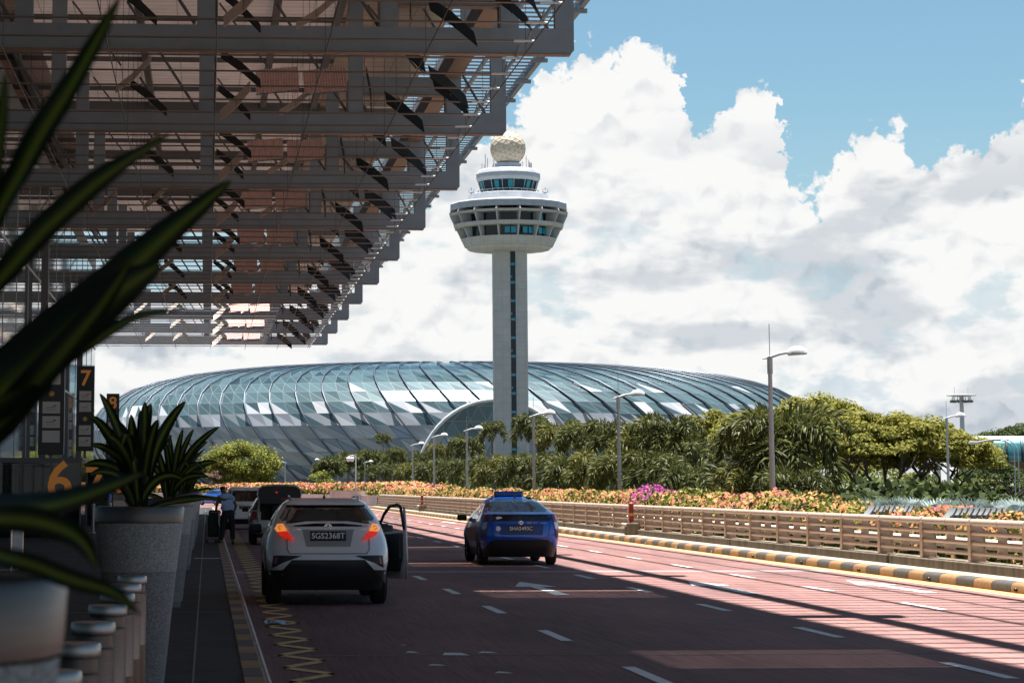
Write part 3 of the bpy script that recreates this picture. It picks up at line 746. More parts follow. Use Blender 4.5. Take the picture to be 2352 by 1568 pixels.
# bollards
BL=['shortest-looking bollard, cut by the bottom edge beside the near planter','second bollard from the near planter','third bollard from the near planter','fourth bollard, middle of the row','third bollard from the speckled planter','second bollard from the speckled planter','bollard next to the speckled planter']
ys=[8.0,9.4,10.85,12.4,13.75,15.1,16.45]
for y,l in zip(ys,BL):
    t=empty('bollard',(-.51,y,.05),0,'stainless steel '+l,'bollard','steel bollards between the first two planters')
    MB().lathe([(.085,.985),(.098,.99),(.1,1.0),(.1,1.035),(.095,1.045),(0,1.05)],40,capb=False,capt=False).build('cap',steel,t,smooth=50)
    MB().lathe([(.088,.93),(.088,.99)],40,capb=False,capt=False).build('neck',rimm,t,smooth=50)
    MB().lathe([(.096,.58),(.096,.92),(.098,.93),(.088,.935)],40,capb=False,capt=False).build('shaft',steel,t,smooth=50)
    MB().lathe([(.094,0),(.094,.579)],40,capb=False,capt=False).build('lower_section',mat('bollard_brown',(.20,.11,.07),.4,.3),t,smooth=50)  # lower part of the bollard in brown
# crumpled tissue on the zigzag
g_=G(632,1432,0.01);m=MB();rnd=random.Random(4)
N_=7
vs=[(g_.x-.13+.26*i/N_,g_.y-.2+.4*j/N_,.012+rnd.random()*.035) for i in range(N_+1) for j in range(N_+1)]
m.add(vs,[(i*(N_+1)+j,i*(N_+1)+j+1,(i+1)*(N_+1)+j+1,(i+1)*(N_+1)+j) for i in range(N_) for j in range(N_) if rnd.random()<.75 or 1<i<5])
tag(m.build('crumpled_tissue',mat('tissue',(.35,.55,.75),.7),None),'crumpled pale blue tissue lying on the zigzag marking','litter')
# ------------------------------------------------------------------ roadside barrier
bar=empty('barrier',(13.9,39.5,0),0,'long beige metal roadside barrier with four rails along the right kerb','barrier')
BY=39.5;BX=13.9;PS=2.91
ps=[42.42+PS*k for k in range(-6,52)]
pm=MB();pm.prism([(-.06,.345),(.20,.345),(.20,.95),(.10,1.06),(-.06,1.03)],'y',-.028,.028)
pm.box(-.075,-.061,-.075,.075,.345,1.02);pm.box(.201,.215,-.075,.075,.345,.95)
pm.box(-.12,.26,-.12,.12,.345,.365)
pmesh=pm.build('post',beige,bar);pmesh.location=(0,ps[0]-BY,0)
sm=MB();sm.prism([(-.05,.44),(.14,.44),(.14,.95),(.0,1.03)],'y',-.02,.02);smesh=sm.build('stiffener',beige,bar);smesh.location=(0,ps[0]+PS/2-BY,0)
for y in ps[1:]:
    c=pmesh.copy();col.objects.link(c);c.parent=bar;c.location=(0,y-BY,0)
    c=smesh.copy();col.objects.link(c);c.parent=bar;c.location=(0,y+PS/2-BY,0)
m=MB()
for y in ps[:-1]:
    m.tube([(.0,y-BY+.03,1.06),(.0,y-BY+PS-.03,1.06)],.068,14);m.tube([(0,y-BY+PS/2-.05,1.06),(0,y-BY+PS/2+.05,1.06)],.074,12)
m.build('top_rail',beige_l,bar,smooth=50)
for z in (.87,.69,.505):
    prof=[(-.03,z-.04),(-.05,z-.018),(-.05,z+.018),(-.03,z+.04),(.03,z+.04),(.03,z-.04)]
    MB().prism(prof,'y',ps[0]-BY,ps[-1]-BY).build('rail',beige,bar,smooth=50)
m=MB().tube([(14.75,5,.62),(14.75,190,.62)],.10,12)
tag(m.build('service_pipe',white_wall,smooth=50),'long white pipe running low behind the barrier','pipe')
# hydrants by the barrier
def hydrant(Y,label):
    t=empty('fire_hydrant',(13.62,Y,.17),0,label,'hydrant','red and yellow hydrant pipes by the barrier')
    redp=mat('hydrant_red',(.30,.03,.02),.5);yb=mat('hydrant_yellow',(.65,.4,.05),.5)
    MB().lathe([(.075,.42),(.075,.62)],14).build('lower_pipe',redp,t,smooth=50)
    MB().lathe([(.077,.62),(.077,.70)],14).build('yellow_band',yb,t,smooth=50)
    MB().lathe([(.075,.701),(.075,.95),(.10,.96),(.10,1.0),(.06,1.04),(0,1.05)],14).build('upper_pipe',redp,t,smooth=50)
    MB().box(-.2,.25,-.22,.22,-.0,.38).build('plinth_block',dconc,t,bevel=.02)
    m=MB()
    for y in (-.14,.14): m.lathe([(.0,0),(.055,.0),(.055,.06),(.07,.061),(.07,.09),(.0,.1)],12,(0,0,0)) if False else m.tube([(-.16,y,.33),(-.30,y,.33)],.055,12)
    m.tube([(0,-.14,.33),(0,.14,.33)],.04,8);m.build('valves',beige_l,t,smooth=50)
hydrant(75.6,'red and yellow fire hydrant pipe standing before the barrier right of the blue taxi')
hydrant(150,'far red and yellow fire hydrant pipe at the barrier left of the blue taxi')
# ------------------------------------------------------------------ flowers
def scatter_bed(name,surf,area_pts,size,label,mats_,seed,extra=None):
    pass
fl_m=bpy.data.materials.new('flowers');fl_m.use_nodes=True
def flower_mat(m,stops):
    nt=m.node_tree;b=nt.nodes['Principled BSDF'];out=nt.nodes['Material Output'];at=nt.nodes.new('ShaderNodeAttribute');at.attribute_name='v'
    r=nt.nodes.new('ShaderNodeValToRGB');nt.links.new(at.outputs['Fac'],r.inputs[0]);r.color_ramp.interpolation='CONSTANT'
    e=r.color_ramp.elements
    e[0].position=stops[0][0];e[0].color=(*stops[0][1],1);e[1].position=stops[1][0];e[1].color=(*stops[1][1],1)
    for p,c in stops[2:]: q=e.new(p);q.color=(*c,1)
    nt.links.new(r.outputs[0],b.inputs['Base Color']);b.inputs['Roughness'].default_value=.7;b.inputs['Specular IOR Level'].default_value=.15
    t=nt.nodes.new('ShaderNodeBsdfTranslucent');nt.links.new(r.outputs[0],t.inputs['Color'])
    mx=nt.nodes.new('ShaderNodeMixShader');mx.inputs[0].default_value=.35;nt.links.new(b.outputs[0],mx.inputs[1]);nt.links.new(t.outputs[0],mx.inputs[2]);nt.links.new(mx.outputs[0],out.inputs[0])
flower_mat(fl_m,[(0,(.035,.06,.015)),(.18,(.10,.13,.025)),(.34,(.32,.33,.06)),(.45,(.74,.46,.20)),(.58,(.80,.38,.20)),(.72,(.80,.32,.24)),(.86,(.76,.26,.30)),(.95,(.60,.10,.12))])
mag_m=bpy.data.materials.new('magenta_flowers');mag_m.use_nodes=True
flower_mat(mag_m,[(0,(.05,.07,.02)),(.12,(.30,.04,.22)),(.4,(.55,.08,.40)),(.75,(.60,.20,.50)),(.93,(.6,.25,.3))])
def quadleaf(mb,p,n,s,at,rnd,asp=1.0,mi=0):
    n=Vector(n);n.normalize()
    u=n.orthogonal().normalized();a=rnd.uniform(0,2*PI);v=n.cross(u)
    x=u*math.cos(a)+v*math.sin(a);y=n.cross(x)
    x=x*s*.5;y=y*s*.5*asp
    mb.add([p-x,p-y,p+x,p+y],[(0,1,2,3)],mi,at)
def rv(rnd): return Vector((rnd.gauss(0,1),rnd.gauss(0,1),rnd.gauss(0,1))).normalized()
def bed(path,w0,zb,zt,nq,size,label,mt,seed,name='flower_bed',near=1.0,vbias=0.0,kind='stuff'):
    "bougainvillea bed: bumpy hedge volume along a path filled with small leaf and flower quads"
    rnd=random.Random(seed);mb=MB();P_=[Vector((x,y,0)) for x,y in path]
    seg=[(P_[i+1]-P_[i]).length for i in range(len(P_)-1)];tot=sum(seg)
    ph=[rnd.uniform(0,6) for _ in range(6)]
    def bump(s,q): return .5+.25*math.sin(s*1.1+ph[0]+q*2)+.2*math.sin(s*2.7+ph[1]-q*3)+.15*math.sin(s*.43+ph[2])
    def at(s):
        for i,l in enumerate(seg):
            if s<=l or i==len(seg)-1:
                d=(P_[i+1]-P_[i]).normalized();return P_[i]+d*s,Vector((d.y,-d.x,0))
            s-=l
    for k in range(nq):
        s=tot*rnd.random()**near
        p,side=at(s)
        lowr=1-.26*max(0,min(1,(66-p.y)/14))
        q=rnd.random();top=zb+(zt-zb)*(.62+.38*bump(s,q))*lowr
        edge=1-abs(2*q-1)**3*.35
        if rnd.random()<.62: z=top*edge-abs(rnd.gauss(0,.05));nn=Vector((0,0,1))+rv(rnd)*.9
        else:
            q=rnd.choice((0,1)) if rnd.random()<.75 else q
            z=zb+(top-zb)*rnd.random()**.7;nn=side*(-1 if q==0 else 1)+rv(rnd)*.9+Vector((0,0,.4))
        c=p+side*(w0*q+rnd.gauss(0,.06));c.z=z+rnd.gauss(0,.025)
        patch=.5+.5*math.sin(s*.55+ph[3])*math.sin(s*.21+ph[4]+q)
        v=rnd.random()*.62+patch*.38+vbias
        if rnd.random()<.26: v=rnd.random()*.4
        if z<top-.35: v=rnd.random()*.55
        quadleaf(mb,c,nn,size*rnd.uniform(.7,1.4)*(1+.004*abs(p.y)),min(.99,max(0,v)),rnd,.8)
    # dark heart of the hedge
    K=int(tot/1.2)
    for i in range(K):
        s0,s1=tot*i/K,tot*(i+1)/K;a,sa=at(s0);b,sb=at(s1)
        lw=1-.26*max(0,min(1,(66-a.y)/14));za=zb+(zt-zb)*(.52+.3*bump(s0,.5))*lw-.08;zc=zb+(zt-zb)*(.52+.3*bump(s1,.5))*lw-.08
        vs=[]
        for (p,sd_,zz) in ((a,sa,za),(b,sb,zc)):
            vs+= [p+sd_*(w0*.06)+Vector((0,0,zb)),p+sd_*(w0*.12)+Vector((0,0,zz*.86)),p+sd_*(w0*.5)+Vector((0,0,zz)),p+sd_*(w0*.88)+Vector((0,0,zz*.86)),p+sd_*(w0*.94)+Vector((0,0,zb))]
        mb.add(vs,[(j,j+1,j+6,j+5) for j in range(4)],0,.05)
    o=mb.build(name,mt,None,attr=True,fix=False)
    return o
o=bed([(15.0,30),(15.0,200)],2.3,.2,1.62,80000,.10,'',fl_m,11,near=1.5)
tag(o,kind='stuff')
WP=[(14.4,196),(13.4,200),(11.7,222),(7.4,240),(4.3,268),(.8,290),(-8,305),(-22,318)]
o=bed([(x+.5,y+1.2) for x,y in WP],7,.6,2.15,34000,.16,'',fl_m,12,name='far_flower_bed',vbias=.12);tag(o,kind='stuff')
# magenta bush on the bed
p=atX(1505,1140,15.9);rnd=random.Random(5);mb=MB()
for k in range(7500):
    d=rv(rnd);d.z=abs(d.z);l=rnd.random()**.25
    c=Vector((p.x+d.x*1.1*l,p.y+d.y*5.6*l,.40+d.z*1.28*l*(1+.12*math.sin(d.y*9))))
    quadleaf(mb,c,d+rv(rnd)*.8,.10*rnd.uniform(.7,1.4),rnd.random(),rnd,.8)
tag(mb.build('bougainvillea_bush',mag_m,attr=True,fix=False),'magenta bougainvillea bush among the orange flowers behind the barrier','bush')
# curved white wall round the far planter
m=MB();T=.35
for i in range(len(WP)-1):
    (x0,y0),(x1,y1)=WP[i],WP[i+1];d=Vector((x1-x0,y1-y0,0)).normalized();nn=Vector((d.y,-d.x,0))*-1
    nn=Vector((-d.y,d.x,0));nn=-nn
    a=Vector((x0,y0,0));b=Vector((x1,y1,0))
    if i==0: h=.95
    zt_=1.0
    vs=[a,b,b+nn*T,a+nn*T];m.add([*vs,*[v+Vector((0,0,zt_)) for v in vs]],[(4,5,6,7),(0,1,5,4),(2,3,7,6),(0,3,7,4),(1,2,6,5)])
tag(m.build('planter_wall',white_wall),'curved pale planter wall under the far orange flowers','wall')
t=empty('white_hoarding',(12.6,203,0),0,'plain pale wall panel behind the striped posts at the bend','wall panel')
MB().box(-2.1,1.6,0,.2,0,1.35).build('panel',white_wall,t);MB().box(-2.15,1.65,-.02,.22,1.351,1.42).build('coping',beige_l,t)
def fpost(p,label):
    t=empty('striped_post',p,0,label,'post','yellow and black striped posts at the bend')
    for k in range(6): MB().lathe([(.05,.05+k*.14),(.05,.05+(k+1)*.14-.001)],8).build('band',kyel if k%2 else kblk,t)
    MB().lathe([(.11,0),(.09,.04),(.05,.049)],10).build('base',black,t)
FX=[1380,1420,1470,1520,1570,1625,1680,1735,1790,1840];ordn=['leftmost','second','third','fourth','fifth','sixth','seventh','eighth','ninth','rightmost']
for i,x in enumerate(FX):
    p=G((500+x/4.238)*.9408,(1150+(335+i*5.5)/4.238)*.9408);fpost((p.x,p.y,0),ordn[i]+' of the ten striped yellow and black posts at the road bend')
# curved fin vents behind the barrier
fin_m=mat('fin_grey',(.27,.29,.31),.45,var=.15,vs=5)
FNL=['leftmost grey curved-fin vent, half sunk in the flowers','second grey curved-fin vent, left of the tall lamp post','third grey curved-fin vent before the silver fan palms','rightmost and nearest grey curved-fin vent']
for (x,y,w_),l in zip([(1813,1229,.75),(1912,1236,.82),(2163,1243,.9),(2367,1250,.95)],FNL):
    p=atX(x*.9408,y*.9408,15.6);t=empty('fin_vent',(p.x,p.y,1.0),R(0),l,'vent','grey fin vents in the flower bed')
    for k in range(9):
        x0=-w_/2+w_*k/8;m=MB();a=[]
        for j in range(7):
            q=j/6;a.append((x0-.05+.17*q+.03*math.sin(PI*q),.0,.03+.25*q**.8))
        for j in range(6):
            (xa,_,za),(xb,_,zb_)=a[j],a[j+1]
            m.add([(xa,-.25,za),(xa,.25,za),(xb,.25,zb_),(xb,-.25,zb_),(xa+.035,-.25,za-.015),(xa+.035,.25,za-.015),(xb+.035,.25,zb_-.015),(xb+.035,-.25,zb_-.015)],[(0,1,2,3),(7,6,5,4),(0,3,7,4),(1,5,6,2)])
        m.build('fin',fin_m,t,smooth=50)
    MB().box(-w_/2-.02,w_/2+.1,-.25,.25,-.6,.04).build('housing',can_d,t)

# ------------------------------------------------------------------ palms
palm_g=leafmat('palm_leaf',(.020,.032,.010),(.17,.18,.05),.25,.55,.25)
palm_y=leafmat('palm_leaf_yellow',(.03,.042,.010),(.26,.25,.06),.25,.55,.25)
fan_g=leafmat('fan_leaf_silver',(.10,.14,.13),(.42,.50,.50),.15,.5,.4)
trunk_m=mat('palm_trunk',(.17,.15,.12),.9,var=.3,vs=6,bump=.3)
bark=mat('tree_bark',(.055,.045,.035),.95,var=.35,vs=3,bump=.4,bs=10)
def palm_crown(seed,nf=13,L_=2.3,nl=190,droop=1.0):
    rnd=random.Random(seed);mb=MB()
    for f in range(nf):
        a=2*PI*f/nf+rnd.uniform(-.25,.25);up=rnd.choice((1.2,.95,.6,.35,.15))*rnd.uniform(.85,1.1)
        d=Vector((math.cos(a),math.sin(a),0));Lf=L_*rnd.uniform(.8,1.1);pts=[];p=Vector((0,0,0));ang=up
        for i in range(12):
            pts.append(p.copy());st=Lf/11;p=p+d*math.cos(ang)*st+Vector((0,0,math.sin(ang)*st));ang-=(.16+.012*i)*droop
        mb.tube(pts,[.03*(1-i/14) for i in range(12)],4)
        shade=rnd.uniform(-.12,.15)
        for k in range(nl):
            t=.12+.88*k/nl;x=t*11;i=min(int(x),10);q=pts[i].lerp(pts[i+1],x-i);tg=(pts[i+1]-pts[i]).normalized()
            sd_=tg.cross(Vector((0,0,1))).normalized();un=sd_.cross(tg)
            th=rnd.uniform(0,2*PI)
            dirv=(sd_*math.cos(th)+un*math.sin(th))*.85+tg*.55;dirv.normalize()
            ll=(.50*math.sin(PI*min(1,.18+t*.86))+.10)*rnd.uniform(.8,1.15)
            e=q+dirv*ll+Vector((0,0,-.16*ll-.05));mdp=q+dirv*ll*.5
            wv=dirv.cross(rv(rnd)).normalized()*.030
            mb.add([q,mdp+wv,e,mdp-wv],[(0,1,2,3)],0,min(1,max(0,rnd.random()*.75+shade+.12)))
    return mb
CR=[]
for s_ in range(4):
    o=palm_crown(20+s_,16 if s_<3 else 14,2.35,170,1.12).build('crown',palm_g if s_!=2 else palm_y,None,attr=True,fix=False);CR.append(o.data);bpy.data.objects.remove(o)
def palm(x,ytop,X,sc_,i,label,grp='feathery palms in the row behind the flowers'):
    p=atX(x,ytop,X);h=p.z-1.15*sc_;h=max(h,.5)
    t=empty('palm_tree',(p.x,p.y,0),random.uniform(0,6),label,'palm',grp)
    o=bpy.data.objects.new('crown',CR[i%4]);col.objects.link(o);o.parent=t;o.location=(0,0,h);o.scale=(sc_,sc_,sc_*1.0)
    MB().tube([(0,0,0),(.03,.02,h*.5),(0,0,h*.9),(0,0,h+.15)],[.16,.11,.10,.05],8).build('trunk',trunk_m,t,smooth=True)
    return t
pal=[(1790,918,21,1.46,'tallest palm of the row, right behind the big street lamp'),
(1538,938,22,1.08,'upright palm peaking over the middle of the row'),(1478,969,22,1.08,'bushy palm just left of the upright middle one'),(1600,989,23,1.08,'palm between the upright one and the bright green bush'),
(1405,959,22,1.08,'dark palm beside the second street lamp'),(1335,959,23,1.08,'palm with a round crown right of the tower shaft'),(1290,959,23,1.08,'slim palm in front of the dome arch, right of the tower'),(1224,939,23,1.03,'high palm touching the tower shaft on its right'),
(1130,964,26,0.86,'ball-headed palm directly left of the tower shaft'),(1072,994,24,1.08,'palm with an arching crown by the mid lamp'),(1012,1014,25,0.92,'low palm left of the arching one'),
(965,1029,26,0.97,'palm with pale green heart in the left part of the row'),(912,1024,26,0.97,'leaning palm in the left part of the row'),(880,992,30,0.86,'slim tall palm of the left group'),(850,1029,28,1.08,'dense palm of the left group'),(815,1044,30,1.08,'leftmost feathery palm beside the fan palms')]
for i,(x,y,X,s_,l) in enumerate(pal): palm(x,y,X,s_,i,l)
low=[(1825,1060,20,0.81),(1735,1060,20,0.86),(1580,1038,20,1.03),(1500,1028,20,1.08),(1430,1023,20,1.08),(1375,1028,20,1.08),(1305,1028,20.5,1.08),(1250,1033,20.5,1.08),(1190,1033,20.5,1.08),(1135,1038,21,1.08),(1085,1043,21,1.08),(1035,1048,21.5,1.08),(990,1053,22,1.08),(945,1056,22.5,1.08),(905,1056,23,1.08),(870,1063,24,1.08),(840,1068,24,1.08)]
for i,(x,y,X,s_) in enumerate(low): palm(x,y,X,s_,i+1,ordn[min(i,9)] if False else 'low bushy palm in the front line of the row, number %d from the right edge of the palms'%(i+1) if False else ['low palm right under the tallest palm','low palm left of the big lamp post','low palm beside the bright green bush','low palm under the upright middle palm','low palm behind the magenta bush','low palm right of the second lamp post','low palm with yellow tips right of the tower','low palm below the slim palm','low palm at the foot of the tower, right side','low palm at the foot of the tower','low palm left of the tower foot','low palm under the arching palm','low palm behind the taxi roof sign','low palm left of the taxi','low palm above the open car door','low palm near the far hydrant','low palm at the left end of the row'][i],'low palms in front of the palm row')
# fan palms at the left end, pale banana-like plant
def fan_crown(seed,nl,R0,rad):
    rnd=random.Random(seed);mb=MB()
    for f in range(nl):
        a=rnd.uniform(0,2*PI);el_=rnd.uniform(-.25,1.35);d=Vector((math.cos(a)*math.cos(el_),math.sin(a)*math.cos(el_),math.sin(el_)))
        c=d*R0;mb.tube([(0,0,0),tuple(c*.6+Vector((0,0,.06))),tuple(c)],.018,4)
        nrm=(d.cross(Vector((0,0,1)))).normalized();u2=nrm.cross(d)
        tilt=(u2*math.cos(rnd.uniform(-.5,.5))+nrm*.2).normalized()
        sd_=d.cross(tilt).normalized();sh=rnd.uniform(.1,.6)
        for k in range(22):
            th=-1.9+3.8*k/21;dr=(d*math.cos(th)+sd_*math.sin(th));e=c+dr*rad*rnd.uniform(.85,1.1)+tilt*-.05;wv=(d*-math.sin(th)+sd_*math.cos(th))*rad*.085
            mdp=c+dr*rad*.55+tilt*.03
            mb.add([c,mdp+wv,e,mdp-wv],[(0,1,2,3)],0,min(1,sh+rnd.random()*.4))
    return mb
o=fan_crown(3,26,.45,.62).build('crown',fan_g,None,attr=True,fix=False);FD=o.data;bpy.data.objects.remove(o)
o=palm_crown(77,18,1.5,120,.8).build('crown',palm_g,None,attr=True,fix=False);FD2=o.data;bpy.data.objects.remove(o)
for i,(x,y,X) in enumerate([(2010,1140,19),(2050,1132,19),(2095,1138,19.5),(2150,1150,18.6),(2185,1136,19),(2235,1134,19),(2285,1138,18.6),(2335,1135,18.4)]):
    y+=14;p=atX(x,y,X);t=empty('fan_palm',(p.x,p.y,0),i*1.3,['leftmost silvery fan palm behind the fin vents','second silvery fan palm from the left','third silvery fan palm, left of the far lamp post','small silvery fan palm at the foot of the far lamp post','silvery fan palm right of the far lamp post','silvery fan palm behind the nearest fin vent','second silvery fan palm from the right edge','rightmost silvery fan palm at the frame edge'][i],'palm','silver fan palms')
    o=bpy.data.objects.new('crown',FD);col.objects.link(o);o.parent=t;o.location=(0,0,max(.6,p.z-.75));o.scale=(.85,.85,.85);MB().lathe([(.14,0),(.12,max(.6,p.z-.75))],8).build('trunk',trunk_m,t)
for i,(x,y,d,s_) in enumerate([(762,1025,330,1.9),(800,1018,340,1.8),(850,1012,350,1.9),(738,1048,330,1.3),(905,1018,340,1.7)]):
    p=P3(x,y,d);t=empty('fan_palm',(p.x,p.y,0),i,['green fan palm at the left end of the palm mass','green fan palm second from the left end','green fan palm rising over the row, middle one','small green fan palm left of the others','green fan palm farthest right'][i],'palm','green fan palms before the dome')
    o=bpy.data.objects.new('crown',FD2);col.objects.link(o);o.parent=t;o.location=(0,0,p.z-1.5*s_);o.scale=(s_,)*3;MB().lathe([(.25,0),(.18,max(1,p.z-1.5*s_))],8).build('trunk',trunk_m,t)
# ------------------------------------------------------------------ broadleaf trees
oli=leafmat('leaf_olive',(.085,.092,.020),(.42,.39,.08),.35,.7,.12)
dkg=leafmat('leaf_dark',(.018,.030,.010),(.10,.14,.035),.25,.7,.15)
brt=leafmat('leaf_bright',(.055,.08,.014),(.40,.40,.08),.35,.7,.12)
pur=leafmat('leaf_purple',(.05,.025,.022),(.22,.12,.09),.25)
def crown_mesh(seed,rx,ry,rz,ncl,per,size,flat=.45,under=.25,clr=1.1):
    rnd=random.Random(seed);mb=MB()
    for c in range(ncl):
        while True:
            d=rv(rnd)
            if d.z>-under: break
        l=rnd.uniform(.62,1.0)
        cc=Vector((d.x*rx*l,d.y*ry*l,d.z*rz*l));tone=rnd.uniform(-.15,.15)
        cr_=clr*rnd.uniform(.6,1.25)
        for k in range(per):
            e=rv(rnd);e.z=e.z if e.z>0 else e.z*.4
            p=cc+Vector((e.x*cr_,e.y*cr_,e.z*cr_*flat))*rnd.random()**.4
            quadleaf(mb,p,e+Vector((0,0,.7))+rv(rnd)*.7,size*rnd.uniform(.6,1.4),min(1,max(0,.35+tone+rnd.uniform(-.3,.45))),rnd,.6)
    return mb
def limbs(mb,base,targets,r0,rnd):
    for tg in targets:
        b=Vector(base);t=Vector(tg);mid=b.lerp(t,.45)+Vector((rnd.uniform(-.6,.6),rnd.uniform(-.6,.6),-.12*(t-b).length))
        q1=b.lerp(mid,.5)+Vector((rnd.uniform(-.2,.2),0,-.05))
        mb.tube([b,q1,mid,mid.lerp(t,.55)+Vector((rnd.uniform(-.3,.3),0,.1)),t],[r0,r0*.75,r0*.55,r0*.38,r0*.15],7,cap=False)
        for k in range(2):
            s0=mid.lerp(t,.2*k+.05);e=s0+Vector((rnd.uniform(-2.2,2.2),rnd.uniform(-1.5,1.5),rnd.uniform(1.2,2.6)))
            mb.tube([s0,s0.lerp(e,.5)+Vector((.2,0,-.15)),e],[r0*.4,r0*.28,r0*.1],5,cap=False)
def tree(px,py,d,rx,rz,h0,mt,label,seed,ncl=60,per=150,size=.3,nl=6,clr=1.3,kind='broad_tree',grp=None,ry=None,under=.25,tr=.32,flat=.45):
    "px,py = top of the crown in the picture, d = distance"
    p=P3(px,py,d);rnd=random.Random(seed)
    t=empty(kind,(p.x,p.y,0),0,label,'tree',grp)
    zc=p.z-rz-.3*clr
    o=crown_mesh(seed,rx,ry or rx*.8,rz,ncl,per,size,clr=clr,under=under,flat=flat).build('crown',mt,t,attr=True,fix=False);o.location=(0,0,zc)
    mb=MB();mb.tube([(0,0,-.2),(.05,0,h0*.5),(0,.05,h0)],[tr*1.3,tr,tr*.9],9,cap=False)
    limbs(mb,(0,0,h0*.8),[(rx*.8*math.cos(a),rx*.6*math.sin(a),zc+rz*rnd.uniform(.1,.6)) for a in [2*PI*k/nl+rnd.uniform(-.3,.3) for k in range(nl)]],tr*.7,rnd)
    mb.build('trunk',bark,t,smooth=True)
    return t
G1='spreading olive trees on the right'
tree(1665,938,215,6.4,3.5,1.3,oli,'olive-leaved tree left in the big group, behind the tallest palm',41,110,210,.33,6,grp=G1,tr=.3)
tree(1860,905,205,7.6,3.7,1.6,oli,'tallest olive-leaved spreading tree with many dark limbs',42,150,240,.33,8,grp=G1,tr=.34)
tree(2030,938,195,7.0,3.0,1.5,oli,'wide low olive-leaved tree in the middle of the group',43,140,230,.33,8,grp=G1,tr=.32)
tree(2160,975,200,4.9,2.7,1.4,oli,'olive-leaved tree at the right end of the group, behind the far lamp post',44,100,220,.32,6,grp=G1,tr=.28)
tree(1930,990,225,5.0,2.6,1.2,oli,'smaller olive tree behind the middle of the group',47,90,200,.33,5,grp=G1,tr=.28)
tree(2275,1045,230,2.9,2.1,.8,dkg,'dark green round tree below the glazed walkway',45,45,150,.26,4,tr=.2,under=.9)
tree(1668,1065,120,1.6,1.2,.5,brt,'bright green bushy tree low between the palms',46,30,120,.16,3,clr=.6,tr=.1,under=.9)
tree(2330,968,420,6.5,2.5,6,dkg,'dark tree crown rising behind the glazed walkway',48,40,110,.5,3,clr=1.8)
tree(2345,1095,170,2.2,1.4,.5,dkg,'dark shrub-like tree at the right edge under the curved lamps',49,25,120,.2,3,clr=.8,under=.9)
tree(552,1014,300,4.6,2.9,.8,brt,'round bright green tree before the dome on the left',50,130,230,.27,5,clr=1.25,under=.95,tr=.25,flat=.85)
tree(120,1040,300,4,2.3,1.0,brt,'bright tree far behind the glass lobby on the left',56,50,120,.3,4,clr=1.2,under=.9)
tree(492,1078,280,1.1,.9,.4,pur,'small purple-brown shrub left of the round green tree',51,14,80,.16,2,clr=.5,under=.9,tr=.08)
tree(735,1080,300,1.5,.8,.5,brt,'pale broad-leaved plant before the dome, left of the palms',52,9,60,.35,3,clr=.8,under=.5,tr=.1)
# dark undergrowth behind the palms and distant wood behind the trees: countless plants
def mass(x0,y0,x1,y1,h,n,size,mt,seed,name,dep=3):
    rnd=random.Random(seed);mb=MB();a=Vector((x0,y0,0));b=Vector((x1,y1,0));d=(b-a);sd_=Vector((d.y,-d.x,0)).normalized()
    for k in range(n):
        s=rnd.random();q=rnd.random();hh=h*(.75+.25*math.sin(s*d.length*.35)+.15*math.sin(s*d.length*1.1))
        z=hh*rnd.random()**.6;p=a+d*s+sd_*(dep*(q-.5));p.z=z
        quadleaf(mb,p,Vector((0,-1,.8))+rv(rnd),size*rnd.uniform(.6,1.5),rnd.random()*.7,rnd,.6)
    return tag(mb.build(name,mt,attr=True,fix=False),kind='stuff')
mass(22.5,70,30,260,1.9,20000,.26,dkg,61,'undergrowth')
mass(28,300,130,300,4.6,24000,.38,brt,62,'distant_wood',8)
mass(62,150,64,210,1.4,2500,.3,dkg,64,'shrub_belt')
mass(30,232,105,232,2.6,14000,.28,dkg,63,'hedge_mass',5)
# ------------------------------------------------------------------ street lamps
lampw=mat('lamp_white',(.75,.76,.78),.35)
def lamp(px,py,d,label,arm=1.07,grp='street lamps with half-round white heads',flip=1):
    p=P3(px,py,d);t=empty('street_lamp',(p.x,p.y,0),0,label,'street lamp',grp);h=p.z
    MB().tube([(0,0,0),(0,0,h*.86),(0,0,h)],[.10,.065,.06],12).build('pole',gal,t,smooth=50)
    MB().tube([(0,0,h-.5),(0,0,h+.02)],.085,12).build('collar',gal,t,smooth=50)
    MB().tube([(0,0,h),(0,0,h+1.0)],.012,5).build('finial_rod',gal,t)
    MB().tube([(-.22*flip,0,h-.05),(0,0,h),(.3*flip,0,h+.10),(.62*flip,0,h+.15)],[.02,.05,.05,.035],8).build('arm',gal,t,smooth=50)
    m=MB();n=12
    for i in range(7):
        th=PI/2*i/6
        for k in range(n): m.v.append(((.84+.31*math.cos(th)*math.cos(2*PI*k/n))*flip,.17*math.cos(th)*math.sin(2*PI*k/n),h+.12+.22*math.sin(th)))
    for i in range(6):
        for k in range(n): m.f.append((i*n+k,i*n+(k+1)%n,(i+1)*n+(k+1)%n,(i+1)*n+k));m.m.append(0);m.a.append(0)
    o=m.build('lamp_head',lampw,t,smooth=True)
    MB().prism([(.56*flip,h+.10),(1.1*flip,h+.13),(1.1*flip,h+.085),(.6*flip,h+.05)],'y',-.13,.13).build('lamp_tray',gal,t)
lamp(1768,820,70.5,'nearest tall street lamp with half-round white head, right of centre')
lamp(1420,912,100,'second street lamp, thin pole against the dome right of the tower')
lamp(1225,955,120,'street lamp whose head shows just right of the tower shaft')
lamp(1072,988,165,'street lamp left of the tower before the dome arch')
lamp(997,1003,193,'street lamp second left of the tower')
lamp(948,1022,225,'small street lamp third left of the tower')
lamp(2174,960,137,'street lamp at the right end in front of the olive trees')
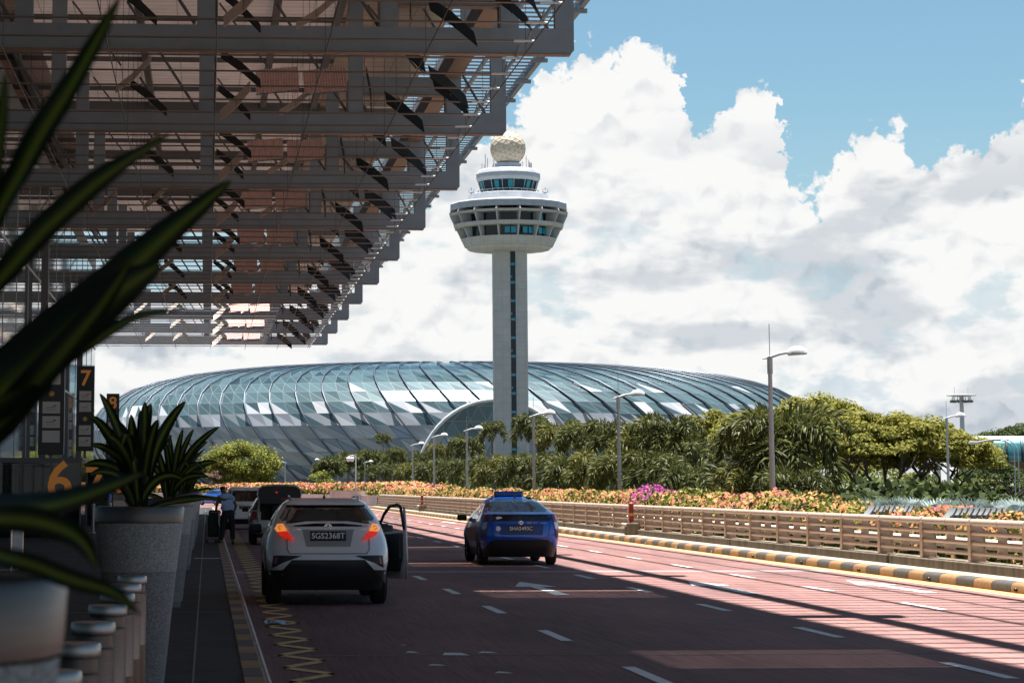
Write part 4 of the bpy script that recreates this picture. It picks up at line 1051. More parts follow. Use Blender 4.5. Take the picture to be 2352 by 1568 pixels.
for i,(x,y) in enumerate([(655,1062),(742,1058),(776,1070),(838,1062)]): lamp(x,y,330,['far small lamp beside the round green tree','far small lamp in the gap before the dome, left one','far small lamp in the gap before the dome, lower one','far small lamp at the left end of the palms'][i],flip=-1 if i<3 else 1,grp='small far lamps before the dome')
for i,(x,y) in enumerate([(298,1000),(305,1022)]): lamp(x,y,300,['far lamp above the planter leaves, upper one','far lamp above the planter leaves, lower one'][i],flip=-1,grp='small far lamps before the dome')
p=G(817,1112,1.7);p=P3(817,1048,200);t=empty('camera_pole',(p.x,p.y,0),0,'slim pole with two hanging camera domes before the palm row','camera pole')
MB().tube([(0,0,0),(0,0,p.z),(-.25,0,p.z+.1),(-.6,0,p.z)],.05,8).build('pole',gal,t,smooth=50)
for x in (-.62,-.3):
    m=MB();m.lathe([(.02,.3),(.17,.22),(.2,.05),(.12,-.1),(0,-.14)],12,(x,0,p.z-.3),capt=False);m.build('camera_dome',lampw,t,smooth=True)
for i,(x,y) in enumerate([(2329,1005),(2338,1002)]):
    p=P3(x,y+20,190);h=p.z;t=empty('curved_lamp',(p.x,p.y,0),0,['left one of two tall curved lamps at the right edge','right one of two tall curved lamps at the right edge'][i],'street lamp','curved lamps at the right edge')
    pts=[(0,0,0),(0,0,h-.6)]+[(-1.2+1.2*math.cos(a),0,h-.6+1.1*math.sin(a)) for a in [R(q) for q in (20,45,70,90)]]+[(-2.4,0,h+.42),(-3.0-.3*i,0,h+.25)]
    MB().tube(pts,.05,8).build('mast',gal,t,smooth=60);MB().box(-3.7-.3*i,-3.0-.3*i,-.15,.15,h+.18,h+.30).build('lamp_head',lampw,t,bevel=.04)
# flood-light masts
def mast(px,py,d,w_,label):
    p=P3(px,py,d);h=p.z;t=empty('floodlight_mast',(p.x,p.y,0),0,label,'floodlight mast','floodlight masts')
    MB().tube([(0,0,0),(0,0,h-.2)],[.55,.32],10).build('pole',gal,t,smooth=50)
    MB().lathe([(.3,-.25),(w_/2,-.05),(w_/2,.05),(w_/2*.9,.12),(.3,.2)],20,(0,0,h)).build('crown_ring',gal,t)
    for k in range(10):
        a=2*PI*k/10+.2;x,y=w_*.30*math.cos(a),w_*.30*math.sin(a);m=MB();m.tube([(x,y,h-.2),(x*1.1,y*1.1,h-.8)],.06,5);m.box(x*1.1-.28,x*1.1+.28,y*1.1-.2,y*1.1+.2,h-1.2,h-.801);m.build('floodlight',can_d,t)
    for x in (-1.2,1.2): MB().tube([(x*w_/5,0,h+.13),(x*w_/5,0,h+1.4)],.04,4).build('rod',gal,t)
mast(2208,908,400,4.9,'tall floodlight mast with a flat round top, upper right')
mast(2152,968,480,2.8,'smaller distant floodlight mast left of the tall one')
# glazed walkway
p=P3(2205,1060,240);t=empty('glazed_walkway',(p.x,p.y,0),R(-14),'long raised walkway with rounded glass side and pale roof at right','walkway')
L_=34;teal=mat('walkway_glass',(.05,.22,.26),.12,.3,spec=.8)
rf=[(6.9,-.2),(7.25,-1.2),(7.3,-2.5)]
def arc(r0,z0,a0,a1,n): return [(-r0*math.cos(R(a0+(a1-a0)*k/n))+0,z0+r0*math.sin(R(a0+(a1-a0)*k/n))) for k in range(n+1)]
A=arc(2.1,4.7,-12,52,8);m=MB();n=len(A)
m.v=[(0,y,z) for y,z in A]+[(L_,y,z) for y,z in A];m.f=[(k,k+1,k+1+n,k+n) for k in range(n-1)];m.m=[0]*len(m.f);m.a=[0]*len(m.f);m.build('glass_side',teal,t,smooth=True)
A2=arc(2.15,4.7,52,110,6);m=MB();n=len(A2);m.v=[(0,y,z) for y,z in A2]+[(L_,y,z) for y,z in A2];m.f=[(k,k+1,k+1+n,k+n) for k in range(n-1)];m.m=[0]*len(m.f);m.a=[0]*len(m.f);m.build('roof',lampw,t,smooth=True)
x=0;m=MB()
while x<L_: m.tube([(x,y*1.03,4.7+(z-4.7)*1.03) for y,z in A],.13,5);x+=1.5
m.build('glass_ribs',black,t)
MB().prism([(-2.05,4.25),(2,4.25),(2,2.9),(-.9,2.9)],'x',0,L_).build('soffit',mat('walkway_soffit',(.20,.13,.09),.7),t)
m=MB()
for x in (8,20,31): m.box(x,x+.9,-.2,.7,0,2.9)
m.build('piers',conc,t)
# ------------------------------------------------------------------ control tower
tw_c=mat('tower_concrete',(.46,.48,.50),.8,c2=(.39,.41,.43),vs=.35,bump=.2,bs=2)
tw_w=mat('tower_white',(.38,.41,.45),.6,c2=(.54,.57,.61),vs=.5)
tw_s=mat('tower_grey_band',(.34,.38,.43),.6,var=.1,vs=.8)
tw_g=mat('tower_glass',(.006,.025,.04),.1,spec=.25);tw_t=mat('teal_pane',(.01,.16,.22),.1,.2,emit=(.0,.05,.08),es=.2)
def conc_blocks(m,w_,h_):
    nt=m.node_tree;b=nt.nodes['Principled BSDF'];tc=nt.nodes.new('ShaderNodeTexCoord');br=nt.nodes.new('ShaderNodeTexBrick')
    mp=nt.nodes.new('ShaderNodeMapping');mp.inputs['Rotation'].default_value=(R(90),0,0);nt.links.new(tc.outputs['Object'],mp.inputs[0]);nt.links.new(mp.outputs[0],br.inputs['Vector'])
    br.inputs['Scale'].default_value=1;br.inputs['Brick Width'].default_value=w_;br.inputs['Row Height'].default_value=h_;br.inputs['Mortar Size'].default_value=.05
    br.inputs['Color1'].default_value=(1,1,1,1);br.inputs['Color2'].default_value=(.90,.90,.90,1);br.inputs['Mortar'].default_value=(.72,.72,.72,1);br.offset=0
    x=nt.nodes.new('ShaderNodeMix');x.data_type='RGBA';x.blend_type='MULTIPLY';x.inputs[0].default_value=.7;nt.links.new(b.inputs['Base Color'].links[0].from_socket,x.inputs[6]);nt.links.new(br.outputs[0],x.inputs[7]);nt.links.new(x.outputs[2],b.inputs['Base Color'])
conc_blocks(tw_c,1.6,1.6)
DT=495
p=P3(1173,1118,DT);tower=empty('control_tower',(p.x,p.y,0),-R(4.2),'tall pale control tower with flared windowed pod and cream ball on top','control tower')
def ZZ(zy): return 78.4-.02202*zy
KR=.02202
# shaft: two concrete slabs, chamfered outside, with a glazed slot between
m=MB()
m.prism([(-3.35,-3.1),(.12,-3.1),(.12,2.5),(-2.4,2.5),(-3.5,1.6),(-3.5,-2.6)],'z',0,51.3)
m.prism([(1.22,-3.1),(3.25,-3.1),(3.75,-2.4),(3.75,1.6),(2.6,2.5),(1.22,2.5)],'z',0,51.3)
m.build('shaft',tw_c,tower)
m=MB();m.box(.121,1.219,-2.6,2.2,0,51.2,0)
z=1.5;k=0
while z<51:
    m.box(.2,1.14,-2.63,-2.601,z,z+.5,1)
    if k%2: m.box(.2,.5,-2.63,-2.601,z+1.2,z+1.7,1)
    z+=3.9;k+=1
m.build('stair_glazing',[tw_g,tw_t],tower)
NS=16;OFF=R(-90+7.9)
def ring16(prof,name,mt,n=16,off=OFF,capb=False,capt=False,inner=None):
    m=MB();vs=[];fs=[]
    for r_,z in prof:
        for k in range(n): a=off+2*PI*k/n;vs.append((r_*math.cos(a),r_*math.sin(a),z))
    for i in range(len(prof)-1):
        for k in range(n): fs.append((i*n+k,i*n+(k+1)%n,(i+1)*n+(k+1)%n,(i+1)*n+k))
    if capb: fs.append(tuple(range(n-1,-1,-1)))
    if capt: fs.append(tuple((len(prof)-1)*n+k for k in range(n)))
    m.add(vs,fs);return m.build(name,mt,tower)
ring16([(3.0,51.2),(8.6,51.7),(9.1,52.1),(9.1,52.35),(9.4,52.36),(10.35,54.0),(9.0,54.02)],'pod_base',tw_c)
ring16([(9.2,54.0),(9.6,58.9),(9.6,59.9)],'recessed_windows',tw_g)
ring16([(9.3,56.2),(11.65,56.2),(11.95,57.0),(11.3,57.0),(9.3,56.95)],'lower_ring_beam',tw_c)
ring16([(9.5,58.9),(12.6,58.9),(12.75,59.35),(12.1,59.36),(9.5,59.3)],'upper_ring_beam',tw_c)
ring16([(11.9,60.0),(12.6,60.0),(12.55,61.35),(12.2,61.5),(8.9,62.0)],'fascia',tw_s)
ring16([(12.3,61.45),(12.15,61.62),(9.0,62.05)],'white_roof_skirt',tw_w)
for k in range(NS):
    a=OFF+2*PI*k/NS;m=MB();m.prism([(9.1,52.4),(9.5,52.4),(12.85,59.3),(12.5,60.1),(9.4,60.1)],'y',-.14,.14)
    o=m.build('fin',tw_c,tower);o.rotation_euler=(0,0,a)
# blue panes inside the recesses
rnd=random.Random(3)
for k in range(NS):
    for lev in ((54.5,55.8),(57.2,58.5)):
        for s_ in (.25,.6):
            if rnd.random()<(.75 if lev[0]<56 else .15):
                a=OFF+2*PI*(k+s_+.05)/NS;b_=a+.11;r_=9.66+(lev[0]-54)*.08
                m=MB();m.add([(r_*math.cos(a),r_*math.sin(a),lev[0]),(r_*math.cos(b_),r_*math.sin(b_),lev[0]),(r_*math.cos(b_),r_*math.sin(b_),lev[1]),(r_*math.cos(a),r_*math.sin(a),lev[1])],[(0,1,2,3)]);m.build('blue_pane',tw_t,tower)

ring16([(8.95,61.9),(8.6,63.4),(8.3,63.5),(6.2,63.5)],'lower_drum',tw_w,n=16)
ring16([(6.2,63.5),(6.2,63.9),(5.7,63.95)],'cab_sill',tw_s,n=16)
ring16([(5.75,63.95),(6.5,66.35)],'cab_glass',tw_g,n=16)
m=MB()
for k in range(16):
    a=OFF+2*PI*k/16;m.obox((5.80*math.cos(a),5.80*math.sin(a),63.95),(6.56*math.cos(a),6.56*math.sin(a),66.4),.12,.12)
m.build('cab_mullions',tw_s,tower)
for k,(s_,q) in enumerate(((14,.3),(15,.5),(1,.2),(2,.6),(12,.4),(3,.1))):
    a=OFF+2*PI*(s_+q)/16-PI/2*0;b_=a+.16
    m=MB();m.add([(6.0*math.cos(a),6.0*math.sin(a),64.4),(6.0*math.cos(b_),6.0*math.sin(b_),64.4),(6.48*math.cos(b_),6.48*math.sin(b_),66.1),(6.48*math.cos(a),6.48*math.sin(a),66.1)],[(0,1,2,3)]);m.build('reflecting_pane',tw_t,tower)

ring16([(6.0,66.3),(6.6,66.3),(6.95,67.0),(6.95,67.9)],'cab_soffit_band',tw_s,n=16)
ring16([(6.95,67.9),(6.6,68.6),(6.2,68.85),(2.9,68.9)],'cab_roof',tw_w,n=16)
m=MB();m.tube([(6.55*math.cos(2*PI*k/32),6.55*math.sin(2*PI*k/32),64.3) for k in range(33)],.07,5)
for k in range(32): a=2*PI*k/32;m.tube([(6.55*math.cos(a),6.55*math.sin(a),63.5),(6.55*math.cos(a),6.55*math.sin(a),64.3)],.05,4)
m.build('gallery_rail',tw_w,tower)
MB().lathe([(2.85,68.9),(2.85,70.3),(2.3,70.32),(2.0,70.9),(1.9,71.2)],20,capb=False).build('ball_plinth',tw_s,tower)
# faceted ball with seams
bm=bmesh.new();bmesh.ops.create_icosphere(bm,subdivisions=3,radius=3.78)
me=bpy.data.meshes.new('radome');bm.to_mesh(me);
cm=mat('radome_cream',(.58,.51,.41),.6,var=.05,vs=.4);me.materials.append(cm);rb=bpy.data.objects.new('radome',me);col.objects.link(rb);rb.parent=tower;rb.location=(0,0,73.6);rb.rotation_euler=(.3,.2,.4)
m=MB()
for e in bm.edges: m.tube([e.verts[0].co*1.003,e.verts[1].co*1.003],.028,4,cap=False)
bm.free();o=m.build('radome_seams',mat('radome_seam',(.30,.26,.20),.7),rb)
rnd=random.Random(8)
for k in range(18):
    m=MB();a=rnd.uniform(0,2*PI);r_=rnd.uniform(4.2,6.2);x,y=r_*math.cos(a),r_*math.sin(a);h=rnd.uniform(1.0,3.6);m.tube([(x,y,68.8),(x,y,68.8+h)],.055,4)
    if rnd.random()<.5:m.tube([(x-.4,y,68.8+h*.8),(x+.4,y,68.8+h*.8)],.04,4)
    m.build('antenna',can_d,tower)
for sx in (-1,1):
    m=MB();x=sx*7.9;m.tube([(x,0,63.4),(x,0,65.2)],.08,5);m.lathe([(.1,0),(.75,.25),(.75,.32),(.1,.5)],10,(x,0,63.9))
    for d in (-.5,.5): m.tube([(x+d,0,64.2),(x+d,0,64.9)],.05,4)
    m.build('radar_head',tw_s,tower)

# ------------------------------------------------------------------ glass dome
DJ=700
p=P3(1046,1118,DJ);dome=empty('glass_dome',(p.x,p.y,0),-R(2),'huge low glass dome with swirling dark ribs, white triangular panes and an arched entrance','dome building')
jm=[]
def facet(name,c,rough,metal,line=(.34,.40,.42),lw=.2,spec=.6,var=.25):
    m=bpy.data.materials.new(name);m.use_nodes=True;nt=m.node_tree;b=nt.nodes['Principled BSDF']
    wf=nt.nodes.new('ShaderNodeWireframe');wf.inputs['Size'].default_value=lw
    ge=nt.nodes.new('ShaderNodeAttribute');ge.attribute_name='v'
    r=nt.nodes.new('ShaderNodeValToRGB');nt.links.new(ge.outputs['Fac'],r.inputs[0])
    r.color_ramp.elements[0].color=(*[x*(1-var) for x in c],1);r.color_ramp.elements[1].color=(*[min(1,x*(1+var)) for x in c],1)
    x=nt.nodes.new('ShaderNodeMix');x.data_type='RGBA';nt.links.new(wf.outputs[0],x.inputs[0]);nt.links.new(r.outputs[0],x.inputs[6]);x.inputs[7].default_value=(*line,1)
    nt.links.new(x.outputs[2],b.inputs['Base Color']);b.inputs['Roughness'].default_value=rough;b.inputs['Metallic'].default_value=metal;b.inputs['Specular IOR Level'].default_value=spec
    return m
J=[facet('dome_glass_upper',(.035,.068,.085),.14,.2,(.10,.14,.16),spec=.35),facet('dome_glass_mid',(.07,.12,.135),.2,.2,(.14,.18,.2),spec=.35),facet('dome_white_pane',(.42,.44,.47),.5,0,(.45,.47,.5)),facet('dome_grey_pane',(.30,.33,.38),.6,0,(.26,.28,.32)),facet('dome_blue_pane',(.16,.22,.31),.35,.2,(.05,.08,.1)),facet('dome_teal_pane',(.075,.125,.145),.25,.2,(.16,.20,.22),spec=.35)]
# profile: radius fraction, height, from the crown to the tucked-in foot
PR=[(0.10,38.6),(.22,39.0),(.36,38.8),(.48,38.3),(.58,37.6),(.67,36.6),(.755,35.2),(.825,33.4),(.885,31.2),(.932,28.6),(.966,25.6),(.988,22.3),(1.0,18.8),(1.0,15.2),(.992,11.5),(.975,7.8),(.952,4.0),(.92,0)]
AX,AY=108.5,80
NU=156
def jp(i,u,off=0):
    rf,z=PR[int(i)];z*=.955;t=i/(len(PR)-1)
    ph=2*PI*u/NU+ .40*(t**1.15)
    r_=rf;return Vector(((AX+off)*r_*math.cos(ph),(AY+off)*r_*math.sin(ph),z+off*(.8 if i<9 else .1)))
rnd=random.Random(17);m=MB()
npts=len(PR)
for i in range(npts-1):
    for u in range(NU):
        a,b=jp(i,u),jp(i,u+1);c,d=jp(i+1,u),jp(i+1,u+1)
        par=(i+u)%2
        tris=((a,c,d),(a,d,b))
        pair=rnd.random()
        for q,tr in enumerate(tris):
            rr=rnd.random()
            if i<6: k=0
            elif i<8: k=1 if rr<.85 else 0
            elif i==8: k=2 if rr<.04 else 5
            elif i==9: k=2 if pair<.06 else (5 if rr<.8 else 1)
            elif i==10: k=2 if pair<.14 or rr<.06 else (5 if rr<.8 else 3)
            elif i==11: k=2 if rr<.12 else (3 if rr<.72 else 5)
            elif i==12: k=3 if rr<.85 else (2 if rr<.9 else 4)
            elif i==13: k=3 if rr<.68 else 4
            elif i==14: k=3 if rr<.62 else 4
            else: k=4 if rr<.45 else 3
            m.add(tr,[(0,1,2)],k,rnd.random())
m.build('glass_shell',J,dome,attr=True,fix=True)
jr=mat('dome_rib',(.07,.09,.12),.4,.3)
for u in range(0,NU,2):
    pts=[]
    for i in range(0,npts): pts.append(jp(i,u,.40))
    if min(q.y for q in pts)>45: continue
    MB().tube([pts[0]]+[q for q in pts[1:]],.24,5,cap=False).build('rib',jr,dome,smooth=True)
# arched entrance pavilion: vault pushed out of the shell
def portal(xc,az_,hw,top,label_):
    ch=empty(label_,(0,0,0));ch.parent=dome;ch.rotation_euler=(0,0,az_)
    n=28;yo=-(AY if abs(az_)<.3 else 96)-.5
    prof=[(hw*math.cos(PI*k/n),-1+(top+1)*math.sin(PI*k/n)**.9) for k in range(n+1)]
    m=MB();vs=[(xc+x,yo,z) for x,z in prof]+[(xc+x*.8,yo+30,z*.99) for x,z in prof]
    m.add(vs,[(k,k+1,k+n+2,k+n+1) for k in range(n)]);m.build('vault',J[3],ch,smooth=True)
    m=MB();m.tube([(xc+x,yo-.1,z) for x,z in prof],.5,8);m.build('arch_rim',tw_w,ch,smooth=True)
    # triangulated front
    s=4.6;hh=s*.87;m=MB();rows=int((top+1)/hh)+1;rn=random.Random(5)
    def lim(z): 
        t=max(0,min(1,(z+1)/(top+1)));return hw*math.sqrt(max(0,1-(t**(1/.9))**2))
    for r_ in range(rows):
        z0=-1+r_*hh;z1=min(top,z0+hh);cols=int(2*hw/s)+3
        for c_ in range(-cols,cols):
            xo=(s/2 if r_%2 else 0)+c_*s
            for tr in (((xo,z0),(xo+s,z0),(xo+s/2,z1)),((xo+s/2,z1),(xo+s,z0),(xo+1.5*s,z1))):
                cl=[(max(-lim(z),min(lim(z),x)),z) for x,z in tr]
                if max(q[0] for q in cl)-min(q[0] for q in cl)<.15: continue
                k=5 if z0>12 else (4 if rn.random()<.8 else 3)
                m.add([(xc+x,yo,z) for x,z in cl],[(0,1,2)],k,rn.random())
    m.build('glazed_front',J,ch,attr=True)
portal(5.2,0,21.5,24.6,'entrance_arch')
portal(0,-R(68),17,23,'side_arch')
# ------------------------------------------------------------------ vehicles
def interp(tab,z):
    if z<=tab[0][0]: return tab[0][1]
    for (a,b),(c,d) in zip(tab,tab[1:]):
        if z<=c: return b+(d-b)*(z-a)/(c-a)
    return tab[-1][1]
def smoothtab(tab,z):
    e=.02;return (interp(tab,z-e)+interp(tab,z)*2+interp(tab,z+e))/4
class Car:
    "body is a stack of rounded outlines: half width, rear, front and corner radius as functions of height"
    def __init__(s,W,RE,FR,CR,bow=.05,cy=None): s.W,s.RE,s.FR,s.CR,s.bow=W,RE,FR,CR,bow;s.cyt=cy
    def w(s,z): return smoothtab(s.W,z)
    def ry(s,x,z):
        w=s.w(z);r=min(smoothtab(s.CR,z),w*.95);y0=smoothtab(s.RE,z);x=min(abs(x),w);b=s.bow*(x/w)**2
        if x>w-r: t=min(1,(x-(w-r))/r);return y0+b+r*1.25*(1-math.sqrt(max(0,1-t*t)))
        return y0+b
    def fy(s,x,z):
        w=s.w(z);r=min(smoothtab(s.CR,z)*1.3,w*.95);y1=smoothtab(s.FR,z);x=min(abs(x),w);b=s.bow*2*(x/w)**2
        if x>w-r: t=min(1,(x-(w-r))/r);return y1-b-r*1.3*(1-math.sqrt(max(0,1-t*t)))
        return y1-b
    def ring(s,z,n=14,ms=10):
        w=s.w(z);xs=[math.sin(-PI/2+PI*k/n)*w for k in range(n+1)]
        back=[(x,s.ry(x,z),z) for x in xs];front=[(x,s.fy(x,z),z) for x in reversed(xs)]
        yb,yf=back[-1][1],front[0][1]
        right=[(w*(1-.035*((k/(ms)-.5)*2)**4),yb+(yf-yb)*k/ms,z) for k in range(1,ms)]
        left=[(-w*(1-.035*((k/(ms)-.5)*2)**4),yf+(yb-yf)*k/ms,z) for k in range(1,ms)]
        return back+right+front+left
    def body(s,zs,mats,fn,parent,name='body',top=True,smooth=45):
        m=MB();rings=[s.ring(z) for z in zs];n=len(rings[0]);m.v=[p for r_ in rings for p in r_]
        for i in range(len(zs)-1):
            for k in range(n):
                f=(i*n+k,i*n+(k+1)%n,(i+1)*n+(k+1)%n,(i+1)*n+k);c=sum((Vector(m.v[j]) for j in f),Vector())/4
                mi=fn(c)
                if mi is None: continue
                m.f.append(f);m.m.append(mi);m.a.append(0)
        if top: m.f.append(tuple((len(zs)-1)*n+k for k in range(n)));m.m.append(0);m.a.append(0)
        m.f.append(tuple(range(n-1,-1,-1)));m.m.append(len(mats)-1);m.a.append(0)
        return m.build(name,mats,parent,smooth=smooth)
    def rear_patch(s,poly,off,mt,name,parent,sub=3,extra=0):
        "polygon in x,z laid on the rear surface, standing proud by off"
        bm=bmesh.new();vs=[bm.verts.new((x,0,z)) for x,z in poly];f=bm.faces.new(vs)
        bmesh.ops.triangulate(bm,faces=[f])
        for _ in range(sub): 
            bmesh.ops.subdivide_edges(bm,edges=[e for e in bm.edges if e.calc_length()>.09],cuts=1,use_grid_fill=False);bmesh.ops.triangulate(bm,faces=bm.faces[:])
        for v in bm.verts: v.co.y=s.ry(v.co.x,v.co.z)-off
        r_=bmesh.ops.extrude_face_region(bm,geom=bm.faces[:]);
        for e in r_['geom']:
            if isinstance(e,bmesh.types.BMVert): e.co.y+=off+.02
        bmesh.ops.recalc_face_normals(bm,faces=bm.faces);me=bpy.data.meshes.new(name);bm.to_mesh(me);bm.free();me.materials.append(mt)
        me.polygons.foreach_set('use_smooth',[True]*len(me.polygons));me.set_sharp_from_angle(angle=R(40))
        o=bpy.data.objects.new(name,me);col.objects.link(o);o.parent=parent;return o
    def side_patch(s,poly,side,off,mt,name,parent,sub=2):
        bm=bmesh.new();vs=[bm.verts.new((0,y,z)) for y,z in poly];f=bm.faces.new(vs);bmesh.ops.triangulate(bm,faces=[f])
        for _ in range(sub): bmesh.ops.subdivide_edges(bm,edges=[e for e in bm.edges if e.calc_length()>.25],cuts=1);bmesh.ops.triangulate(bm,faces=bm.faces[:])
        for v in bm.verts:
            z=v.co.z;w=s.w(z);yb=s.ry(w,z);yf=s.fy(w,z);t=(v.co.y-yb)/(yf-yb);v.co.x=side*(w*(1-.035*((t-.5)*2)**4)+off)
        r_=bmesh.ops.extrude_face_region(bm,geom=bm.faces[:])
        for e in r_['geom']:
            if isinstance(e,bmesh.types.BMVert): e.co.x-=side*(off+.02)
        bmesh.ops.recalc_face_normals(bm,faces=bm.faces);me=bpy.data.meshes.new(name);bm.to_mesh(me);bm.free();me.materials.append(mt)
        o=bpy.data.objects.new(name,me);col.objects.link(o);o.parent=parent;return o
alloy=mat('alloy',(.35,.36,.38),.3,.9)
def wheels(t,yr,yf,xw,r_=.335,tw=.22):
    for x in (-xw,xw):
        for y in (yr,yf):
            s=1 if x>0 else -1
            prof=[(r_*.62,-tw/2),(r_*.9,-tw/2),(r_,-tw/2+.035),(r_,tw/2-.035),(r_*.9,tw/2),(r_*.62,tw/2)]
            o=MB().lathe(prof,28,capt=False,capb=False).build('tyre',rubber,None,smooth=40)
            wh=empty('wheel',(x,y,r_));wh.parent=t;wh.rotation_euler=(0,R(90),0);o.parent=wh
            m=MB().lathe([(r_*.62,-tw/2+.02),(r_*.6,0),(.05,0)],28,capt=False,capb=False);m.lathe([(r_*.62,tw/2-.02),(r_*.55,tw/2-.05)],28,capt=False,capb=False)
            for k in range(5):
                a=2*PI*k/5;m.obox((.03*math.cos(a),.03*math.sin(a),s*(tw/2-.04)),(r_*.6*math.cos(a),r_*.6*math.sin(a),s*(tw/2-.03)),.06,.03)
            m.build('rim',alloy,wh,smooth=40)
carglass=mat('car_glass',(.012,.014,.016),.04,spec=.8)
tint=seethrough('tinted_glass',(.5,.55,.56),.45)
white_p=mat('white_car_paint',(.74,.77,.80),.32,.1,coat=.6);grey_p=mat('silver_car_paint',(.42,.44,.46),.35,.3,coat=.5)
blue_p=mat('blue_taxi_paint',(.005,.11,.62),.28,.1,coat=.7)
lred=mat('lamp_red',(.5,.01,.01),.25,emit=(1,.03,.01),es=.16,coat=.5);lor=mat('lamp_orange',(.8,.3,.03),.25,emit=(1,.33,.06),es=.26,coat=.5)
dred=mat('reflector_red',(.25,.01,.01),.3,coat=.5);lwh=mat('clear_lens',(.55,.6,.65),.15,coat=.5)
plate_m=mat('number_plate_black',(.012,.012,.014),.35);plate_w=mat('plate_letters',(.88,.88,.88),.4)
def line_patch(car,pts,w_,mt,name,t,off=.004):
    "thin panel gap along a polyline on the rear surface"
    m=MB();P_=[(x,car.ry(x,z)-off,z) for x,z in pts];m.tube(P_,w_,4);return m.build(name,mt,t)
def dens_(pts,n=6):
    o=[]
    for a,b in zip(pts,pts[1:]):
        for k in range(n): o.append((a[0]+(b[0]-a[0])*k/n,a[1]+(b[1]-a[1])*k/n))
    return o+[pts[-1]]
mir=lambda poly:[(-x,z) for x,z in reversed(poly)]
ZS=lambda a,b,n:[a+(b-a)*k/n for k in range(n+1)]

# --- white crossover with its right front door open
cw=Car(W=[(.2,.80),(.45,.86),(.62,.895),(.80,.90),(.95,.875),(1.05,.835),(1.15,.795),(1.22,.765),(1.35,.70),(1.44,.635),(1.5,.57),(1.535,.46)],
 RE=[(.2,.16),(.4,.05),(.6,.0),(.75,.03),(.95,.12),(1.12,.17),(1.20,.26),(1.24,.36),(1.42,.80),(1.47,.86),(1.5,1.02),(1.535,1.35)],
 FR=[(.2,4.2),(.5,4.34),(.8,4.25),(.95,4.05),(1.02,3.6),(1.08,3.3),(1.25,2.95),(1.42,2.5),(1.5,2.2),(1.535,1.9)],
 CR=[(.2,.25),(.6,.30),(1.0,.36),(1.2,.30),(1.5,.2)])
t=empty('parked_car',(1.76,34.35,0),0,'white crossover nearest the camera, rear lights lit and right front door open','car')
def fcw(c):
    z=c.z
    if z<.42: return 1
    if 1.13<z<1.44 and not (c.y<1.0 and abs(c.x)>.6):
        if abs(c.x)>.5 and 1.55<c.y<1.62: return 1
        if c.y>1.05 or (c.y<1.1 and abs(c.x)<.55): return 2
    return 0
zs=ZS(.22,1.10,16)+[1.13,1.17,1.2,1.24,1.28,1.33,1.38,1.42,1.45,1.48,1.50,1.52,1.535]
cw.body(zs,[white_p,black,tint,black],fcw,t)
# cabin shapes seen through the glass
m=MB();m.box(-.62,.62,1.3,1.5,.5,1.0);
for x in (-.38,.38): m.box(x-.24,x+.24,2.2,2.4,.6,1.12);m.box(x-.12,x+.12,2.22,2.34,1.13,1.32)
m.build('seats',black,t,bevel=.03)
rw=[(-.62,1.235),(.62,1.235),(.675,1.26),(.60,1.405),(.0,1.43),(-.60,1.405),(-.675,1.26)]
cw.rear_patch([(-.67,1.215),(0,1.205),(.67,1.215),(.70,1.25),(.585,1.42),(0,1.445),(-.585,1.42),(-.70,1.25)],.008,carglass,'rear_window',t)
cw.rear_patch([(-.60,1.438),(.60,1.438),(.56,1.478),(-.56,1.478)],.055,white_p,'roof_spoiler',t)
cw.rear_patch([(-.60,1.165),(-.3,1.205),(.3,1.205),(.60,1.165),(.60,1.14),(.2,1.175),(-.2,1.175),(-.60,1.14)],.04,white_p,'tail_lip',t)
# lights: pointed clusters
for s_ in (1,-1):
    up=[(s_*x,z) for x,z in [(.655,1.175),(.735,1.165),(.775,1.10),(.74,1.055),(.60,1.07)]]
    lo=[(s_*x,z) for x,z in [(.60,1.068),(.74,1.053),(.70,1.0),(.62,.965),(.50,.935)]]
    if s_<0: up.reverse();lo.reverse()
    h=cw.rear_patch(up,.045,lor,'tail_light',t);cw.rear_patch(lo,.045,lred,'brake_light',h)
    ring=MB().lathe([(.022,0),(.030,.006),(.022,.01)],14,capt=False,capb=False).build('bulb_ring',chrome,h);ring.rotation_euler=(R(90),0,0);ring.location=(s_*.69,cw.ry(.69,1.11)-.052,1.115)
    fg=[(s_*x,z) for x,z in [(.38,.715),(.70,.72),(.80,.715),(.815,.53),(.66,.615),(.58,.675)]]
    if s_<0: fg.reverse()
    q=cw.rear_patch(fg,.006,black,'fog_recess',t)
    rr=[(s_*x,z) for x,z in [(.73,.69),(.765,.69),(.785,.585),(.75,.60)]]
    if s_<0: rr.reverse()
    cw.rear_patch(rr,.014,dred,'reflector',q)
cw.rear_patch([(-.86,.30),(.86,.30),(.86,.50),(.66,.51),(.53,.655),(-.53,.655),(-.66,.51),(-.86,.50)],.010,black,'lower_bumper',t)
cw.rear_patch([(-.37,.86),(.37,.86),(.42,1.09),(-.42,1.09)],-.012,grey_p,'plate_recess',t) if False else None
m=MB()
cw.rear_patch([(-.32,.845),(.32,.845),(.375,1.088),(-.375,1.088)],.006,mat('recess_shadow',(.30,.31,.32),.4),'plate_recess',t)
pl=cw.rear_patch([(-.26,.925),(.26,.925),(.26,1.065),(-.26,1.065)],.014,plate_m,'number_plate',t)
yp=cw.ry(0,.995)-.02
text('plate_text','SGS2368T',.118,plate_w,pl,(0,yp-.008,.995),sx=.97,bold=.0015).rotation_euler=(R(90)-.10,0,0)
lg=MB()
for (rx_,rz_,cx_,cz_) in ((.052,.036,0,0),(.022,.034,0,0),(.038,.015,0,.012)):
    lg.tube([(cx_+rx_*math.cos(2*PI*k/20),0,cz_+rz_*math.sin(2*PI*k/20)) for k in range(21)],.005,5)
lg.build('emblem',chrome,t,loc=(0,cw.ry(0,1.135)-.02,1.13))
